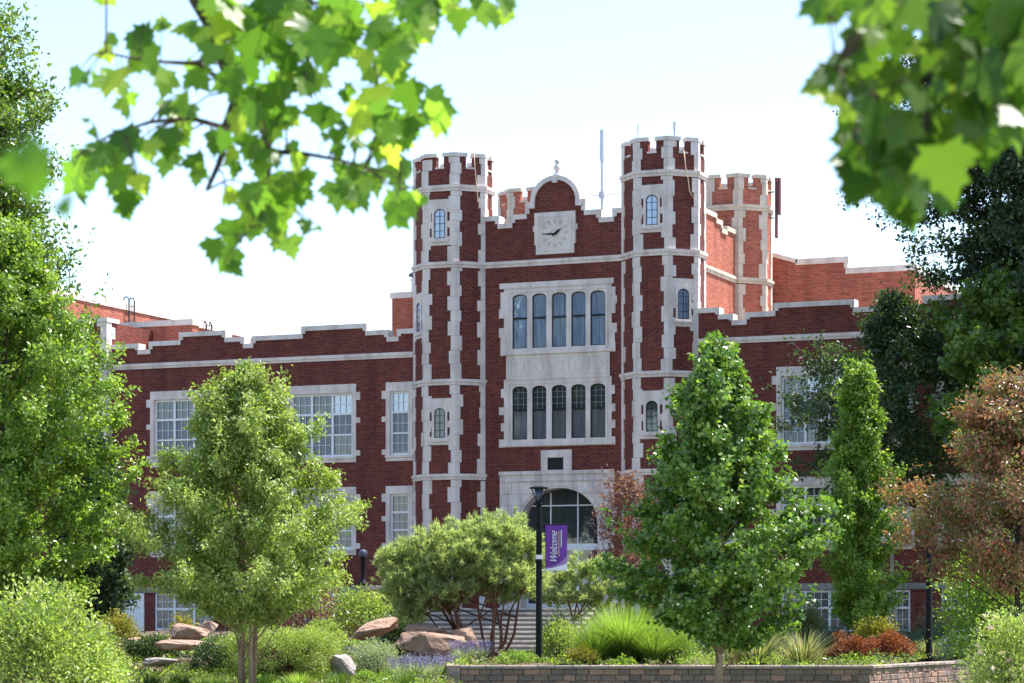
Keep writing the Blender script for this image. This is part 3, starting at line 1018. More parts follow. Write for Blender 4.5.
annex('orange brick block with stepped coping behind the right wing', [(6.6, 9), (12.57, 9), (12.57, 15.3), (9.9, 15.3), (9.9, 15.75), (7.9, 15.75), (6.6, 16.15)], 12.57, 10, 24,
      [((9.9, 15.3), (12.57, 15.3)), ((9.9, 15.3), (9.9, 15.75)), ((7.9, 15.75), (9.9, 15.75)), ((6.6, 16.15), (7.9, 15.75))])
annex('small orange brick roof block beside the left front tower', [(-6.74, 9), (-4.4, 9), (-4.4, 14.45), (-6.74, 14.45)], -4.4, 4, 7,
      [((-6.74, 14.45), (-4.4, 14.45))])

t = thing('roof_vent', 'grey capped roof vent behind the left front tower', 'vent', (-6.35, 5.4, 14.25))
m = MB(); m.lathe((-6.35, 5.4, 14.25), [(.2, 0), (.2, .85), (.26, .85), (.26, .9)], 16); m.build('stack', M['gal'], t)
m = MB(); m.lathe((-6.35, 5.4, 15.15), [(.16, 0), (.16, .12), (.3, .12), (.3, .2), (.1, .34)], 16); m.build('cap', M['iron'], t)

def ladder(label, x, y, z0, z1, dirv, group):
    t = thing('roof_ladder', label, 'ladder', (x, y, z0), group)
    dx, dy = dirv
    nx, ny = dy, -dx
    for s_ in (-.22, .22):
        bx, by = x+dx*s_+nx*.15, y+dy*s_+ny*.15
        m = MB(); m.tube([(bx, by, z0), (bx, by, z1), (bx-nx*.06, by-ny*.06, z1+.12), (bx-nx*.2, by-ny*.2, z1+.14), (bx-nx*.28, by-ny*.28, z1)], [.035]*5, 6)
        m.build('rail', M['iron'], t)
    m = MB()
    z = z0+.2
    while z < z1:
        m.tube([(x-dx*.22+nx*.15, y-dy*.22+ny*.15, z), (x+dx*.22+nx*.15, y+dy*.22+ny*.15, z)], [.018]*2, 6)
        z += .3
    m.build('rungs', M['iron'], t)
ladder('dark iron ladder up the long orange brick wall at upper left', -22.0, 9.6, 13.6, 15.55, (0, 1), 'iron roof ladders')
ladder('short dark ladder hooked over the low rooftop block', -15.2, 4.3, 12.5, 13.62, (0, 1), 'iron roof ladders')

t = thing('antenna_mast', 'tall pale antenna mast between the gable and the right front tower', 'antenna', (3.5, 2.5, 15.5))
bx, bz = 3.15, 2.0
pm = at(602, 200, 0)
def on_roof(px, y):          # point on the roof with given column and depth y
    a = (px-512)/FPX
    d = FW+RT*a
    tt = (y-CAM.y)/d.y
    return CAM.x+d.x*tt, tt
mx_, md = on_roof(602, 2.5)
t.location = (mx_, 2.5, 15.5)
zt_ = EYE+(620-130)/FPX*md; zm_ = EYE+(620-161)/FPX*md; zl_ = EYE+(620-195)/FPX*md
m = MB(); m.tube([(mx_, 2.5, 15.4), (mx_, 2.5, zm_)], [.05, .05], 8); m.build('pole', M['gal'], t)
m = MB(); m.tube([(mx_, 2.5, zm_), (mx_, 2.5, zt_)], [.09, .075], 10); m.build('radome', M['gal'], t)
m = MB(); m.tube([(mx_-.4, 2.5, zl_), (mx_+1.2, 2.5, zl_)], [.018, .018], 6); m.box(mx_-.1, mx_+.1, 2.42, 2.58, zl_-.12, zl_+.12); m.build('stay', M['gal'], t)
for px, zb_, top, r, lab in ((638, 17.9, 125, .028, 'thin pale whip antenna on the right front tower'), (674.5, 17.9, 122, .055, 'short thick pale antenna on the right front tower')):
    ax, ad = on_roof(px, .9 if r > .03 else .6)
    y = .9 if r > .03 else .6
    zt_ = EYE+(620-top)/FPX*ad
    t = thing('antenna', lab, 'antenna', (ax, y, zb_), 'antennas on the towers')
    m = MB(); m.tube([(ax, y, zb_), (ax, y, zt_-.25)], [r*.7, r*.7], 8); m.build('pole', M['gal'], t)
    m = MB(); m.tube([(ax, y, zt_-.3), (ax, y, zt_)], [r, r], 8); m.build('tip', M['gal'], t)
t = thing('panel_antenna', 'rust red panel antennas on brackets at the rear right tower', 'antenna', (TR+FWD+CH+.1, 8.6, 16.5))
for px, y0_, y1_ in ((776.5, 178, 238), (779.5, 178, 215)):
    ax, ad = on_roof(px, 8.6)
    z1 = EYE+(620-y0_)/FPX*ad; z0 = EYE+(620-y1_)/FPX*ad
    m = MB(); m.box(ax-.035, ax+.035, 8.5, 8.7, z0, z1); m.build('panel', M['rust'], t)
m = MB(); 
for zz in (17.2, 18.2): m.box(TR+FWD+CH-.02, TR+FWD+CH+.24, 8.58, 8.62, zz, zz+.04)
m.build('bracket', M['iron'], t)

def cable(label, tcx, pts):
    # hangs on the right-hand diagonal face of a tower
    a = Vector((tcx+FWD, -CH)); b = Vector((tcx+FWD+CH, 0))
    t_ = (b-a).normalized(); n_ = Vector((t_.y, -t_.x))
    P3 = []
    for u, z, off in pts:
        q = a+t_*u+n_*(off+.05)
        P3.append((q.x, q.y, z))
    m = MB(); m.tube(P3, [.016]*len(P3), 6)
    o = m.build('cable', M['rope'], None, True)
    tag(o, label, 'cable', 'cables hanging from the tower tops')
cable('pale cable hanging from the crenel of the left front tower', TL, [(.72, 18.86, -.3), (.72, 18.86, .0), (.74, 18.3, .03), (.78, 17.75, .06), (.80, 17.3, .14), (.86, 17.05, .05), (.95, 16.98, .04)])
cable('pale cable hanging from the crenel of the right front tower', TR, [(.58, 18.32, -.3), (.58, 18.32, .03), (.62, 17.75, .06), (.68, 17.3, .14), (.78, 16.9, .05), (.95, 16.65, .04), (1.02, 16.62, .04)])

# ------------------------------------------------------------------ foliage machinery
def mesh_np(name, co, faces, mat, parent=None, tint=None, smooth=False):
    """faces: (n,k) int array"""
    me = bpy.data.meshes.new(name)
    nv, (nf, k) = len(co), faces.shape
    me.vertices.add(nv)
    me.vertices.foreach_set('co', co.astype(np.float32).ravel())
    me.loops.add(nf*k)
    me.loops.foreach_set('vertex_index', faces.astype(np.int32).ravel())
    me.polygons.add(nf)
    me.polygons.foreach_set('loop_start', np.arange(0, nf*k, k, dtype=np.int32))
    me.polygons.foreach_set('loop_total', np.full(nf, k, np.int32))
    me.update(calc_edges=True)
    if tint is not None:
        a = me.attributes.new('tint', 'FLOAT', 'POINT')
        a.data.foreach_set('value', tint.astype(np.float32))
    if smooth:
        me.polygons.foreach_set('use_smooth', np.ones(nf, bool))
    me.materials.append(mat)
    o = bpy.data.objects.new(name, me)
    C.objects.link(o)
    if parent:
        fix_parent(o, parent)
    return o

# leaf templates: (points x across, y to the tip, z off the blade), triangles
T_OVAL = (np.array([(0, 0, 0), (.30, .42, .10), (0, 1, -.10), (-.30, .42, .10)]), np.array([(0, 1, 2), (0, 2, 3)]))
T_LANCE = (np.array([(0, 0, 0), (.17, .4, .06), (0, 1, -.18), (-.17, .4, .06)]), np.array([(0, 1, 2), (0, 2, 3)]))
T_LEAFY = (np.array([(0, 0, 0), (.23, .4, .08), (0, 1, -.14), (-.23, .4, .08)]), np.array([(0, 1, 2), (0, 2, 3)]))
T_NEEDLE = (np.array([(.035, 0, 0), (0, 1, 0), (-.035, 0, 0)]), np.array([(0, 1, 2)]))
T_LOBE = (np.array([(0, 0, 0), (.42, .12, .05), (.50, .55, .02), (.20, .55, .04), (0, 1, -.12), (-.20, .55, .04), (-.50, .55, .02), (-.42, .12, .05)]),
          np.array([(0, 1, 3), (1, 2, 3), (0, 3, 5), (3, 4, 5), (0, 5, 7), (5, 6, 7)]))

def norm(a):
    return a/(np.linalg.norm(a, axis=1, keepdims=True)+1e-9)

def leaves(pos, dirs, nrm, size, tpl, curl=None):
    P, F = tpl
    zs = np.ones(len(pos)) if curl is None else curl
    d = norm(dirs)
    s = norm(np.cross(d, nrm))
    n = np.cross(s, d)
    co = pos[:, None, :]+size[:, None, None]*(P[None, :, 0, None]*s[:, None, :]+P[None, :, 1, None]*d[:, None, :]+P[None, :, 2, None]*zs[:, None, None]*n[:, None, :])
    N, k = len(pos), len(P)
    f = (F[None]+np.arange(N)[:, None, None]*k).reshape(-1, F.shape[1])
    return co.reshape(-1, 3), f, k

def leaf_cloud(name, pos, dirs, nrm, size, tpl, mat, parent, tint=None, curl=None):
    co, f, k = leaves(pos, dirs, nrm, size, tpl, curl)
    if tint is None:
        tint = RNG.random(len(pos))
    return mesh_np(name, co, f, mat, parent, np.repeat(tint, k))

def rdir(n):
    return norm(RNG.normal(size=(n, 3)))

def tree(name, label, cat, base, ztop, zbot, R_, prof, mats, leaf, tpl=T_OVAL, nl=70, nt_=9, nlf=26, trunk_r=.08, stems=1, rise=.45, droop=.35, lean=(0, 0), twig=.5, spread=.10,
         group=None, flat=0.55, rough=.28, sub=True, tintbias=0.0, axis_off=(0, 0), sel=None):
    """tapered trunk(s) with limbs and twigs; leaves sit along the twigs"""
    base = Vector(base)
    root = thing(name, label, cat, base, group)
    lm, bm_ = mats
    rnd = random.Random(int(abs(base.x*31+base.y*17)*10))
    tk = MB()
    H = ztop-zbot
    top = Vector((base.x+lean[0]+axis_off[0], base.y+lean[1]+axis_off[1], ztop-H*.05))
    stem_lines = []
    for s_ in range(stems):
        a = 2*math.pi*s_/max(1, stems)+.7
        off = .12*(stems > 1)
        b0 = base+Vector((math.cos(a)*off, math.sin(a)*off, -.1))
        tp = top+Vector((math.cos(a)*R_*.25, math.sin(a)*R_*.25, -H*.08*s_)) if stems > 1 else top
        line = []
        for q in range(9):
            f = q/8
            p = b0.lerp(tp, f)
            p += Vector((math.sin(f*5+s_*2+base.x)*.06*R_*.4, math.cos(f*4.2+s_+base.y)*.06*R_*.4, 0))
            line.append(p)
        stem_lines.append(line)
        tk.tube(line, [trunk_r*(1-.9*(q/8)**.9)*(1.25 if q == 0 else 1) for q in range(9)], 8, rnd.random())
    ph = [rnd.uniform(0, 6.28) for _ in range(6)]
    starts, ends = [], []
    tps = np.array([p[0] for p in prof]); trs = np.array([p[1] for p in prof])
    for i in range(nl):
        t = (i+rnd.random())/nl
        t = t**.9
        ang = i*2.39996+rnd.uniform(-.35, .35)
        r = R_*np.interp(t, tps, trs)*(1+rough*(math.sin(ang*2+ph[0]+t*5)*.5+math.sin(ang*3+ph[1]-t*9)*.35+rnd.choice((-1.0, -.4, 0, .3, .55))*rnd.uniform(.6, 1)))
        zc = zbot+t*H
        f0 = max(0.02, min(.97, (zc-base.z-r*rise)/(top.z-base.z)))
        line = stem_lines[i % stems]
        k = min(7, int(f0*8)); p0 = line[k].lerp(line[k+1], f0*8-k)
        ax = base.lerp(top, max(0, min(1, (zc-base.z)/(top.z-base.z))))
        p3 = Vector((ax.x+r*math.cos(ang), ax.y+r*math.sin(ang), zc+r*.12*rnd.uniform(-1, 1)))
        pts = [p0, p0.lerp(p3, .33)+Vector((0, 0, .10*r)), p0.lerp(p3, .66)+Vector((0, 0, .12*r)), p3]
        lr = trunk_r*.30*(1-.6*t)
        tk.tube(pts, [lr, lr*.7, lr*.4, lr*.15], 5, rnd.random(), False)
        ld = (p3-p0).normalized()
        for j in range(nt_):
            f = .38+.64*(j+rnd.random())/nt_
            f = min(f, 1.0)
            k2 = min(2, int(f*3)); q0 = pts[k2].lerp(pts[k2+1], f*3-k2)
            dv = (ld*.8+Vector((rnd.gauss(0, 1), rnd.gauss(0, 1), rnd.gauss(0, flat)))*.75+Vector((0, 0, .25))).normalized()
            L = twig*(.55+.7*rnd.random())*(.6+.4*min(1, r/R_+.2))
            if rnd.random() < .10: L *= 1.7; dv = (dv+Vector((0, 0, .5))).normalized()
            q1 = q0+dv*L
            starts.append(q0); ends.append(q1)
            if sub and rnd.random() < .6:
                tk.tube([q0, q1], [lr*.25+.003, .003], 4, rnd.random(), False)
    tk.build('trunk', bm_, root, True)
    s0 = np.array([tuple(p) for p in starts]); s1 = np.array([tuple(p) for p in ends])
    n = len(s0)*nlf
    idx = np.repeat(np.arange(len(s0)), nlf)
    f = RNG.random(n)**.75
    pos = s0[idx]+(s1-s0)[idx]*f[:, None]*1.08+RNG.normal(size=(n, 3))*spread
    td = norm(s1-s0)[idx]
    dirs = td*.5+rdir(n)*.9+np.array([0, 0, -droop])
    axp = np.array([base.x+lean[0], base.y+lean[1], 0]); outw = pos-axp; outw[:, 2] = 0; outw = norm(outw)
    nr = rdir(n)*.75+outw*.55+np.array([0, 0, .65])
    twt = RNG.random(len(s0))[idx]
    tint = np.clip(.55*RNG.random(n)+.45*twt+tintbias, 0, 1)
    sz = leaf*(.65+.6*RNG.random(n))
    leaf_cloud('crown', pos, dirs, nr, sz, tpl, lm, root, tint)
    return root

def shrub(name, label, cat, base, rx, h, leafm, leaf, n=2600, tpl=T_LEAFY, group=None, clumps=26, droop=.0, up=.3, bark='bark', flowers=None, seed=0, ry=None, lumps=.25, tight=.16, boxy=0):
    """stems from the root carrying leaf clumps inside a rounded mound"""
    leaf *= 1.4; n = int(n*1.5)
    base = Vector(base)
    root = thing(name, label, cat, base, group)
    rnd = random.Random(seed+int(base.x*13+base.y*7))
    ry = ry or rx
    st = MB()
    cs = []
    for i in range(clumps):
        a = i*2.39996+rnd.uniform(-.3, .3)
        q = math.sqrt((i+.5)/clumps)
        el = math.sqrt(max(0, 1-q*q))
        k = rnd.uniform(.75, 1.0)*(1+lumps*rnd.uniform(-1, .6))
        if boxy:
            el = (1-q**5)**.2 if q < 1 else 0
            q = q**.75
        p = base+Vector((rx*q*k*math.cos(a), ry*q*k*math.sin(a), max(.08*h, h*(el*.86+.08)*k)))
        if boxy and i % 2 == 0: p.z = base.z+h*rnd.uniform(.1, .8); p.x = base.x+rx*k*math.cos(a); p.y = base.y+ry*k*math.sin(a)
        cs.append(p)
        mid = base.lerp(p, .5)+Vector((0, 0, .12*h))
        st.tube([base+Vector((rnd.uniform(-.08, .08), rnd.uniform(-.08, .08), -.05)), mid, p], [.018, .012, .005], 4, rnd.random(), False)
    st.build('stems', M[bark], root)
    cs = np.array([tuple(p) for p in cs])
    idx = RNG.integers(0, clumps, n)
    cr = tight*1.15*(rx+h)
    pos = cs[idx]+rdir(n)*(RNG.random((n, 1))**.5)*cr*np.array([1, 1, .85])
    pos[:, 2] = np.maximum(pos[:, 2], base.z+.02)
    ctr = np.array([base.x, base.y, base.z+h*.35])
    dirs = norm(pos-ctr)*.7+rdir(n)*.8+np.array([0, 0, up-droop])
    nr = norm(pos-ctr)*.5+rdir(n)*.7+np.array([0, 0, .6])
    tint = np.clip(.6*RNG.random(n)+.4*RNG.random(clumps)[idx], 0, 1)
    leaf_cloud('foliage', pos, dirs, nr, leaf*(.65+.6*RNG.random(n)), tpl, M[leafm], root, tint)
    if flowers:
        fm, cnt, fs = flowers
        sel = RNG.choice(n, cnt*9)
        fp = pos[sel[:cnt]]+norm(pos[sel[:cnt]]-ctr)*.06
        fp = np.repeat(fp, 9, 0)
        leaf_cloud('blossoms', fp+RNG.normal(size=fp.shape)*fs*.12, rdir(cnt*9)+np.array([0, 0, .3]), rdir(cnt*9), np.full(cnt*9, fs), T_OVAL, M[fm], root)
    return root

def blades(name, label, cat, base, rad, h, mat, n=500, w=.012, arch=.6, group=None, spread=.7, part='blades'):
    """tuft of arching blades"""
    base = np.array(base, float)
    root = thing(name, label, cat, tuple(base), group)
    a = RNG.random(n)*2*math.pi
    r0 = np.sqrt(RNG.random(n))*rad*.35
    ln = h*(.6+.5*RNG.random(n))
    out = spread*(.15+.85*RNG.random(n))
    d = np.stack([np.cos(a), np.sin(a), np.zeros(n)], 1)
    p0 = base+d*r0[:, None]
    rows = []
    K = 5
    for k in range(K):
        f = k/(K-1)
        hor = out*f*(.4+.6*f)*rad*1.4
        ver = ln*(f-.55*arch*out*f*f)
        c = p0+d*hor[:, None]+np.array([0, 0, 1])*ver[:, None]
        side = np.stack([-np.sin(a), np.cos(a), np.zeros(n)], 1)*(w*(1-f*.92))
        rows += [c-side, c+side]
    co = np.stack(rows, 1).reshape(-1, 3)
    f = []
    for k in range(K-1):
        f.append([2*k, 2*k+1, 2*k+3, 2*k+2])
    f = np.array(f)
    F = (f[None]+np.arange(n)[:, None, None]*(2*K)).reshape(-1, 4)
    mesh_np(part, co, F, M[mat], root, np.repeat(RNG.random(n), 2*K))
    return root

def pine(label, base, pads, stems, mats=('lf_pine', 'bark_red'), group=None, needle=.15, per=900):
    """multi-stemmed garden pine: bare stems below, soft needle pads above"""
    base = Vector(base)
    root = thing('garden_pine', label, 'pine', base, group)
    tk = MB()
    rnd = random.Random(int(base.x*10))
    P_, D_, N_, T_ = [], [], [], []
    for i, (p, r) in enumerate(pads):
        p = Vector(p)
        s_ = base+Vector((rnd.uniform(-.18, .18), rnd.uniform(-.18, .18), -.05))
        m1 = s_.lerp(p, .35)+(p-base)*.10*Vector((1, 1, 0)).length*0+Vector((rnd.uniform(-.12, .12), rnd.uniform(-.12, .12), -.05))
        m1 += Vector(((p.x-base.x)*.12, (p.y-base.y)*.12, 0))
        m2 = s_.lerp(p, .7)+Vector((rnd.uniform(-.1, .1), rnd.uniform(-.1, .1), .0))
        r0 = rnd.uniform(.045, .07)
        if i % 3 == 0 or i == 0:
            tk.tube([s_, m1, m2, p], [r0, r0*.75, r0*.5, r0*.2], 7, rnd.random(), False)
            forks = [(m1.lerp(m2, .5), r0*.5)]+([forks[-1]] if i else [])
        else:
            q0, rq = rnd.choice(forks)
            tk.tube([q0, q0.lerp(p, .5)+Vector((rnd.uniform(-.06, .06), rnd.uniform(-.06, .06), .03)), p], [rq, rq*.7, rq*.3], 6, rnd.random(), False)
        # side shoots and their needle tufts
        n_s = max(12, int(per*r*r/2.5))
        for j in range(n_s):
            v = Vector((rnd.gauss(0, 1), rnd.gauss(0, 1), rnd.gauss(0, .7)))
            v = v.normalized()*(rnd.random()**.5)*rnd.choice((.8, 1, 1.25))
            q = p+Vector((v.x*r, v.y*r, v.z*r*.8))
            if j % 3 == 0:
                tk.tube([p.lerp(q, .1), q], [.010, .004], 4, rnd.random(), False)
            sd_ = Vector((v.x*.9+rnd.gauss(0, .3), v.y*.9+rnd.gauss(0, .3), .55+rnd.uniform(-.4, .5))).normalized()
            m_ = 34
            u = RNG.random((m_, 1))
            pos = np.array(q)+np.array(sd_)*u*.20
            P_.append(pos); D_.append(np.array(sd_)*.9+rdir(m_)*.75); N_.append(rdir(m_)); T_.append(np.clip(np.full(m_, rnd.random()*.6)+RNG.random(m_)*.4, 0, 1))
    tk.build('trunk', M[mats[1]], root, True)
    P_, D_, N_, T_ = map(np.concatenate, (P_, D_, N_, T_))
    leaf_cloud('needles', P_, D_, N_, needle*(.7+.6*RNG.random(len(P_))), T_NEEDLE2, M[mats[0]], root, T_)
    return root
T_NEEDLE2 = (np.array([(.085, 0, 0), (0, 1, 0), (-.085, 0, 0)]), np.array([(0, 1, 2)]))

OVATE = [(0, .55), (.1, .85), (.22, 1), (.38, .93), (.58, .70), (.78, .45), (.92, .22), (1, .05)]
ROUND = [(0, .5), (.15, .85), (.4, 1), (.65, .92), (.85, .62), (1, .15)]
COLUMN = [(0, .6), (.12, .95), (.4, 1), (.65, .85), (.85, .55), (1, .1)]
CONE = [(0, .9), (.1, 1), (.4, .72), (.7, .4), (1, .04)]

# ------------------------------------------------------------------ trees of the garden
def zpy(py, d): return EYE+(620-py)/FPX*d

d = 56.0
tree('maple_tree', 'young green maple with pointed top, trunk standing in front of the block wall', 'tree', at(718, 620, d)-Vector((0, 0, EYE)), zpy(351, d), zpy(640, d), 1.78, [(0, .45), (.1, .82), (.3, 1), (.45, .87), (.62, .60), (.79, .42), (.9, .16), (1, 0)],
     (M['lf_maple'], M['bark_pale']), .105, T_LOBE, 84, 13, 64, .10, rise=.6, twig=.5, rough=.46, spread=.075)
d = 58.0
tree('multi_stem_tree', 'pale green young tree on several slim stems before the left wing', 'tree', at(247, 620, d)-Vector((0, 0, EYE)), zpy(372, d), zpy(612, d), 2.2, [(0, .45), (.12, .90), (.28, 1), (.56, .74), (.71, .58), (.87, .36), (.95, .12), (1, 0)],
     (M['lf_light'], M['bark_pale']), .105, T_LEAFY, 100, 13, 76, .06, stems=4, rise=.65, twig=.5, droop=.7, rough=.42, spread=.08)
d = 60.0
tree('linden_tree', 'bright green tree at the left edge of the garden, lower of the two', 'tree', gp(6, d), zpy(236, d), zpy(600, d), 2.05, [(0, .7), (.12, .95), (.35, 1.0), (.6, 1.0), (.69, .86), (.76, .52), (.86, .40), (1, .1)],
     (M['lf_linden'], M['bark']), .115, T_OVAL, 115, 13, 70, .13, rise=.5, twig=.65, rough=.46, spread=.085)
d = 72.0
tree('tall_tree', 'tall dense green tree rising above the bright one at the left edge', 'tree', gp(-84, d), zpy(-35, d), zpy(470, d), 3.6, ROUND,
     (M['lf_tall'], M['bark']), .17, T_OVAL, 190, 16, 56, .28, rise=.4, twig=.9, rough=.34, spread=.17)
d = 80.0
tree('broadleaf_shrub_tree', 'dark leafy small tree against the left end of the brick wing', 'tree', gp(92, d), zpy(440, d), zpy(618, d), 1.15, COLUMN,
     (M['lf_spruce'], M['bark_dark']), .19, T_OVAL, 80, 8, 22, .07, twig=.45, rough=.3)
d = 79.0
tree('tall_tree', 'very tall dark green tree over the right end of the building', 'tree', gp(1088, d), zpy(-60, d), zpy(425, d), 4.9, [(0, .5), (.15, .85), (.35, .95), (.6, 1.0), (.8, .85), (.92, .55), (1, .2)],
     (M['lf_dark'], M['bark_dark']), .17, T_OVAL, 260, 17, 56, .30, rise=.2, twig=1.0, rough=.55, spread=.16)
d = 76.0
tree('broadleaf_tree', 'fresh green tree in front of the very tall dark one at right', 'tree', gp(1006, d), zpy(284, d), zpy(470, d), 2.0, ROUND,
     (M['lf_tall'], M['bark']), .16, T_LOBE, 74, 10, 30, .12, rise=.4, twig=.6, rough=.5)
d = 82.5
tree('evergreen_tree', 'dark green tree with bare grey twigs beside the right wing', 'tree', gp(894, d), zpy(302, d), zpy(505, d), 3.0, [(0, .4), (.1, .6), (.3, .95), (.5, 1), (.68, .66), (.85, .22), (1, .03)],
     (M['lf_spruce'], M['bark_grey']), .15, T_OVAL, 120, 11, 26, .08, rise=.15, twig=.65, rough=.6)
d = 71.0
tree('columnar_tree', 'slim upright tree with glossy green leaves before the right wing', 'tree', gp(861, d), zpy(372, d), zpy(622, d), .95, [(0, .5), (.1, .8), (.28, 1.05), (.5, .78), (.7, .45), (.85, .33), (1, .1)],
     (M['lf_linden'], M['bark']), .115, T_OVAL, 75, 10, 56, .08, rise=.8, twig=.45, rough=.6, spread=.08)
d = 57.0
tree('crabapple_tree', 'bronze and red leaved crabapple at the right edge', 'tree', gp(1016, d), zpy(388, d), zpy(588, d), 1.9, ROUND,
     (M['lf_bronze'], M['bark_dark']), .11, T_LEAFY, 85, 12, 46, .09, rise=.5, twig=.6, rough=.55, spread=.09)
d = 80.0
tree('plum_tree', 'small purple leaved plum beside the entrance, behind the maple', 'tree', gp(628, d), zpy(482, d), zpy(580, d), .9, ROUND,
     (M['lf_plum'], M['bark_dark']), .12, T_LEAFY, 50, 7, 15, .05, rise=.6, twig=.5, rough=.5)

# pines
d = 68.0
b = gp(492, d)
pads = []
for px, py, dd, r in ((405, 556, .2, .5), (430, 545, -.3, .6), (462, 540, .3, .65), (498, 536, -.2, .65), (522, 548, .3, .6), (415, 578, -.4, .55), (440, 590, .4, .55), (455, 568, -.2, .6), (408, 606, .0, .4), (436, 566, -.5, .55), (476, 560, -.4, .6), (500, 556, .4, .6), (528, 572, .4, .5), (398, 575, .4, .45), (448, 604, .5, .4), (520, 590, .6, .4), (412, 618, -.2, .35), (404, 590, -.5, .45), (432, 596, -.6, .42), (460, 592, -.6, .35), (530, 586, -.4, .4), (426, 560, .6, .5), (486, 574, -.6, .45), (392, 560, -.1, .35), (478, 572, .0, .5), (470, 552, -.5, .5), (488, 590, .3, .42), (505, 600, .2, .35),
                      (490, 562, .5, .5), (515, 575, -.4, .45), (400, 594, .1, .4), (423, 606, .2, .38), (478, 530, .6, .45), (508, 528, .5, .4), (535, 560, .2, .35), (470, 586, .6, .35)):
    pads.append((tuple(at(px, py, d+dd)), r))
pine('spreading multi stemmed pine with reddish bare stems left of the banner post', b, pads, 6, group='garden pines')
d = 76.0
b = gp(592, d)
pads = [(tuple(at(px, py, d+dd)), r) for px, py, dd, r in ((560, 582, .2, .45), (585, 570, 0, .5), (610, 572, .3, .5), (575, 598, -.3, .42), (603, 592, -.3, .45), (625, 590, 0, .4), (553, 600, .2, .35), (596, 606, .2, .35))]
pine('smaller rounded pine right of the banner post, beside the steps', b, pads, 5, group='garden pines')

# ------------------------------------------------------------------ steps and cheek wall
st = thing('entrance_stairs', 'broad pale stone steps leading up to the arched entrance', 'stairs', (XC, -7.6, .5))
NS = 10
for k in range(NS):
    m = MB()
    z1 = .55+(2.12-.55)*(k+1)/NS
    y0 = -7.6+.36*k
    rr = random.Random(k)
    x = XC-3.1
    while x < XC+3.1-.01:
        w = min(rr.uniform(1.1, 1.7), XC+3.1-x)
        m.box(x+.004, x+w-.004, y0-.03, y0+.42, z1-.065, z1, .6+.4*rr.random())
        x += w
    m.box(XC-3.05, XC+3.05, y0+.035, y0+.40, .3, z1-.066, .0)  # riser takes the darkest tint: shade under the nosing put into its colour
    m.build('step', M['step'], st)
m = MB(); m.box(XC-3.1, XC+3.1, -4.0, -.1, .4, 2.12); m.build('landing', M['step'], st)

cw = thing('cheek_wall', 'curved brick cheek wall with pale stone cap beside the steps', 'wall', at(366, 620, 86)-Vector((0, 0, .9)))
cw.location.z = 1.0
m = MB(); cp = MB()
pts = []
for i in range(11):
    a = i/10
    px = 343+62*a
    dd = 86.5-1.6*math.sin(a*math.pi*.5)*.6
    p = at(px, 620, dd)
    pts.append((p, 1.85+.85*smooth(0, .45, a)))
for (p, z0), (q, z1) in zip(pts[:-1], pts[1:]):
    dv = (q-p); dv.z = 0; dv.normalize(); nn = Vector((dv.y, -dv.x, 0))*.2
    def ring4(pp, lo, hi, k): return [(pp.x+nn.x*k, pp.y+nn.y*k, lo), (pp.x-nn.x*k, pp.y-nn.y*k, lo), (pp.x-nn.x*k, pp.y-nn.y*k, hi), (pp.x+nn.x*k, pp.y+nn.y*k, hi)]
    FS = [(0, 4, 7, 3), (1, 2, 6, 5), (3, 7, 6, 2), (0, 1, 5, 4), (0, 3, 2, 1), (4, 5, 6, 7)]
    m.add(ring4(p, .6, z0, 1)+ring4(q, .6, z1, 1), FS, raw=True)
    cp.add(ring4(p, z0, z0+.16, 1.35)+ring4(q, z1, z1+.16, 1.35), FS, raw=True)
m.build('wall', M['brick2'], cw); cp.build('cap', M['warm_stone'], cw)

# ------------------------------------------------------------------ lamps and banner
def lamp_post(label, base, ztop, group='black garden lamp posts', r=.085):
    base = Vector(base)
    t = thing('lamp_post', label, 'lamp post', base, group)
    m = MB(); m.lathe((base.x, base.y, base.z-.1), [(.13, 0), (.13, .16), (r+.01, .2), (r, .25), (r*.86, ztop-base.z-.45), (r*.86, ztop-base.z-.38)], 16)
    m.build('pole', M['black'], t, True)
    m = MB()
    z = ztop
    m.lathe((base.x, base.y, z-.42), [(.07, -.1), (.09, -.04), (.06, .0)], 14)
    m.lathe((base.x, base.y, z-.05), [(.25, -.02), (.25, .01), (.12, .05), (.02, .06)], 20)
    for k in range(4):
        a = math.pi/4+k*math.pi/2
        m.tube([(base.x+.06*math.cos(a), base.y+.06*math.sin(a), z-.42), (base.x+.21*math.cos(a), base.y+.21*math.sin(a), z-.06)], [.014, .014], 5)
    m.build('lamp_head', M['black'], t)
    m = MB(); m.lathe((base.x, base.y, z-.41), [(.04, 0), (.07, .1), (.12, .33)], 14)
    m.build('lamp_glass', M['gl_blind'], t, True)
    return t
d = 66.0
lb = gp(539, d)
lamp_post('black lamp post carrying the purple banner by the garden wall', lb, zpy(486, d))
lamp_post('black lamp post half hidden by the bronze crabapple', gp(929, 68), zpy(486, 68))
d = 85.7
lp = at(363, 581, d); 
t = thing('pedestal_lamp', 'short black lamp with pale globe on the curved cheek wall', 'lamp', (lp.x, lp.y, 2.86))
m = MB(); m.lathe((lp.x, lp.y, 2.86), [(.2, 0), (.2, .06), (.12, .12), (.09, .22), (.075, .3), (.075, .85), (.11, .9), (.12, .95)], 16); m.build('post', M['black'], t, True)
m = MB(); m.lathe((lp.x, lp.y, 3.8), [(.08, 0), (.14, .07), (.15, .14), (.12, .22), (.04, .27)], 16); m.build('globe', M['gl_blind'], t, True)

d = 66.0
bn = thing('banner', 'purple Welcome banner with white lower corner hanging from the lamp post', 'banner', tuple(at(545, 549, d)))
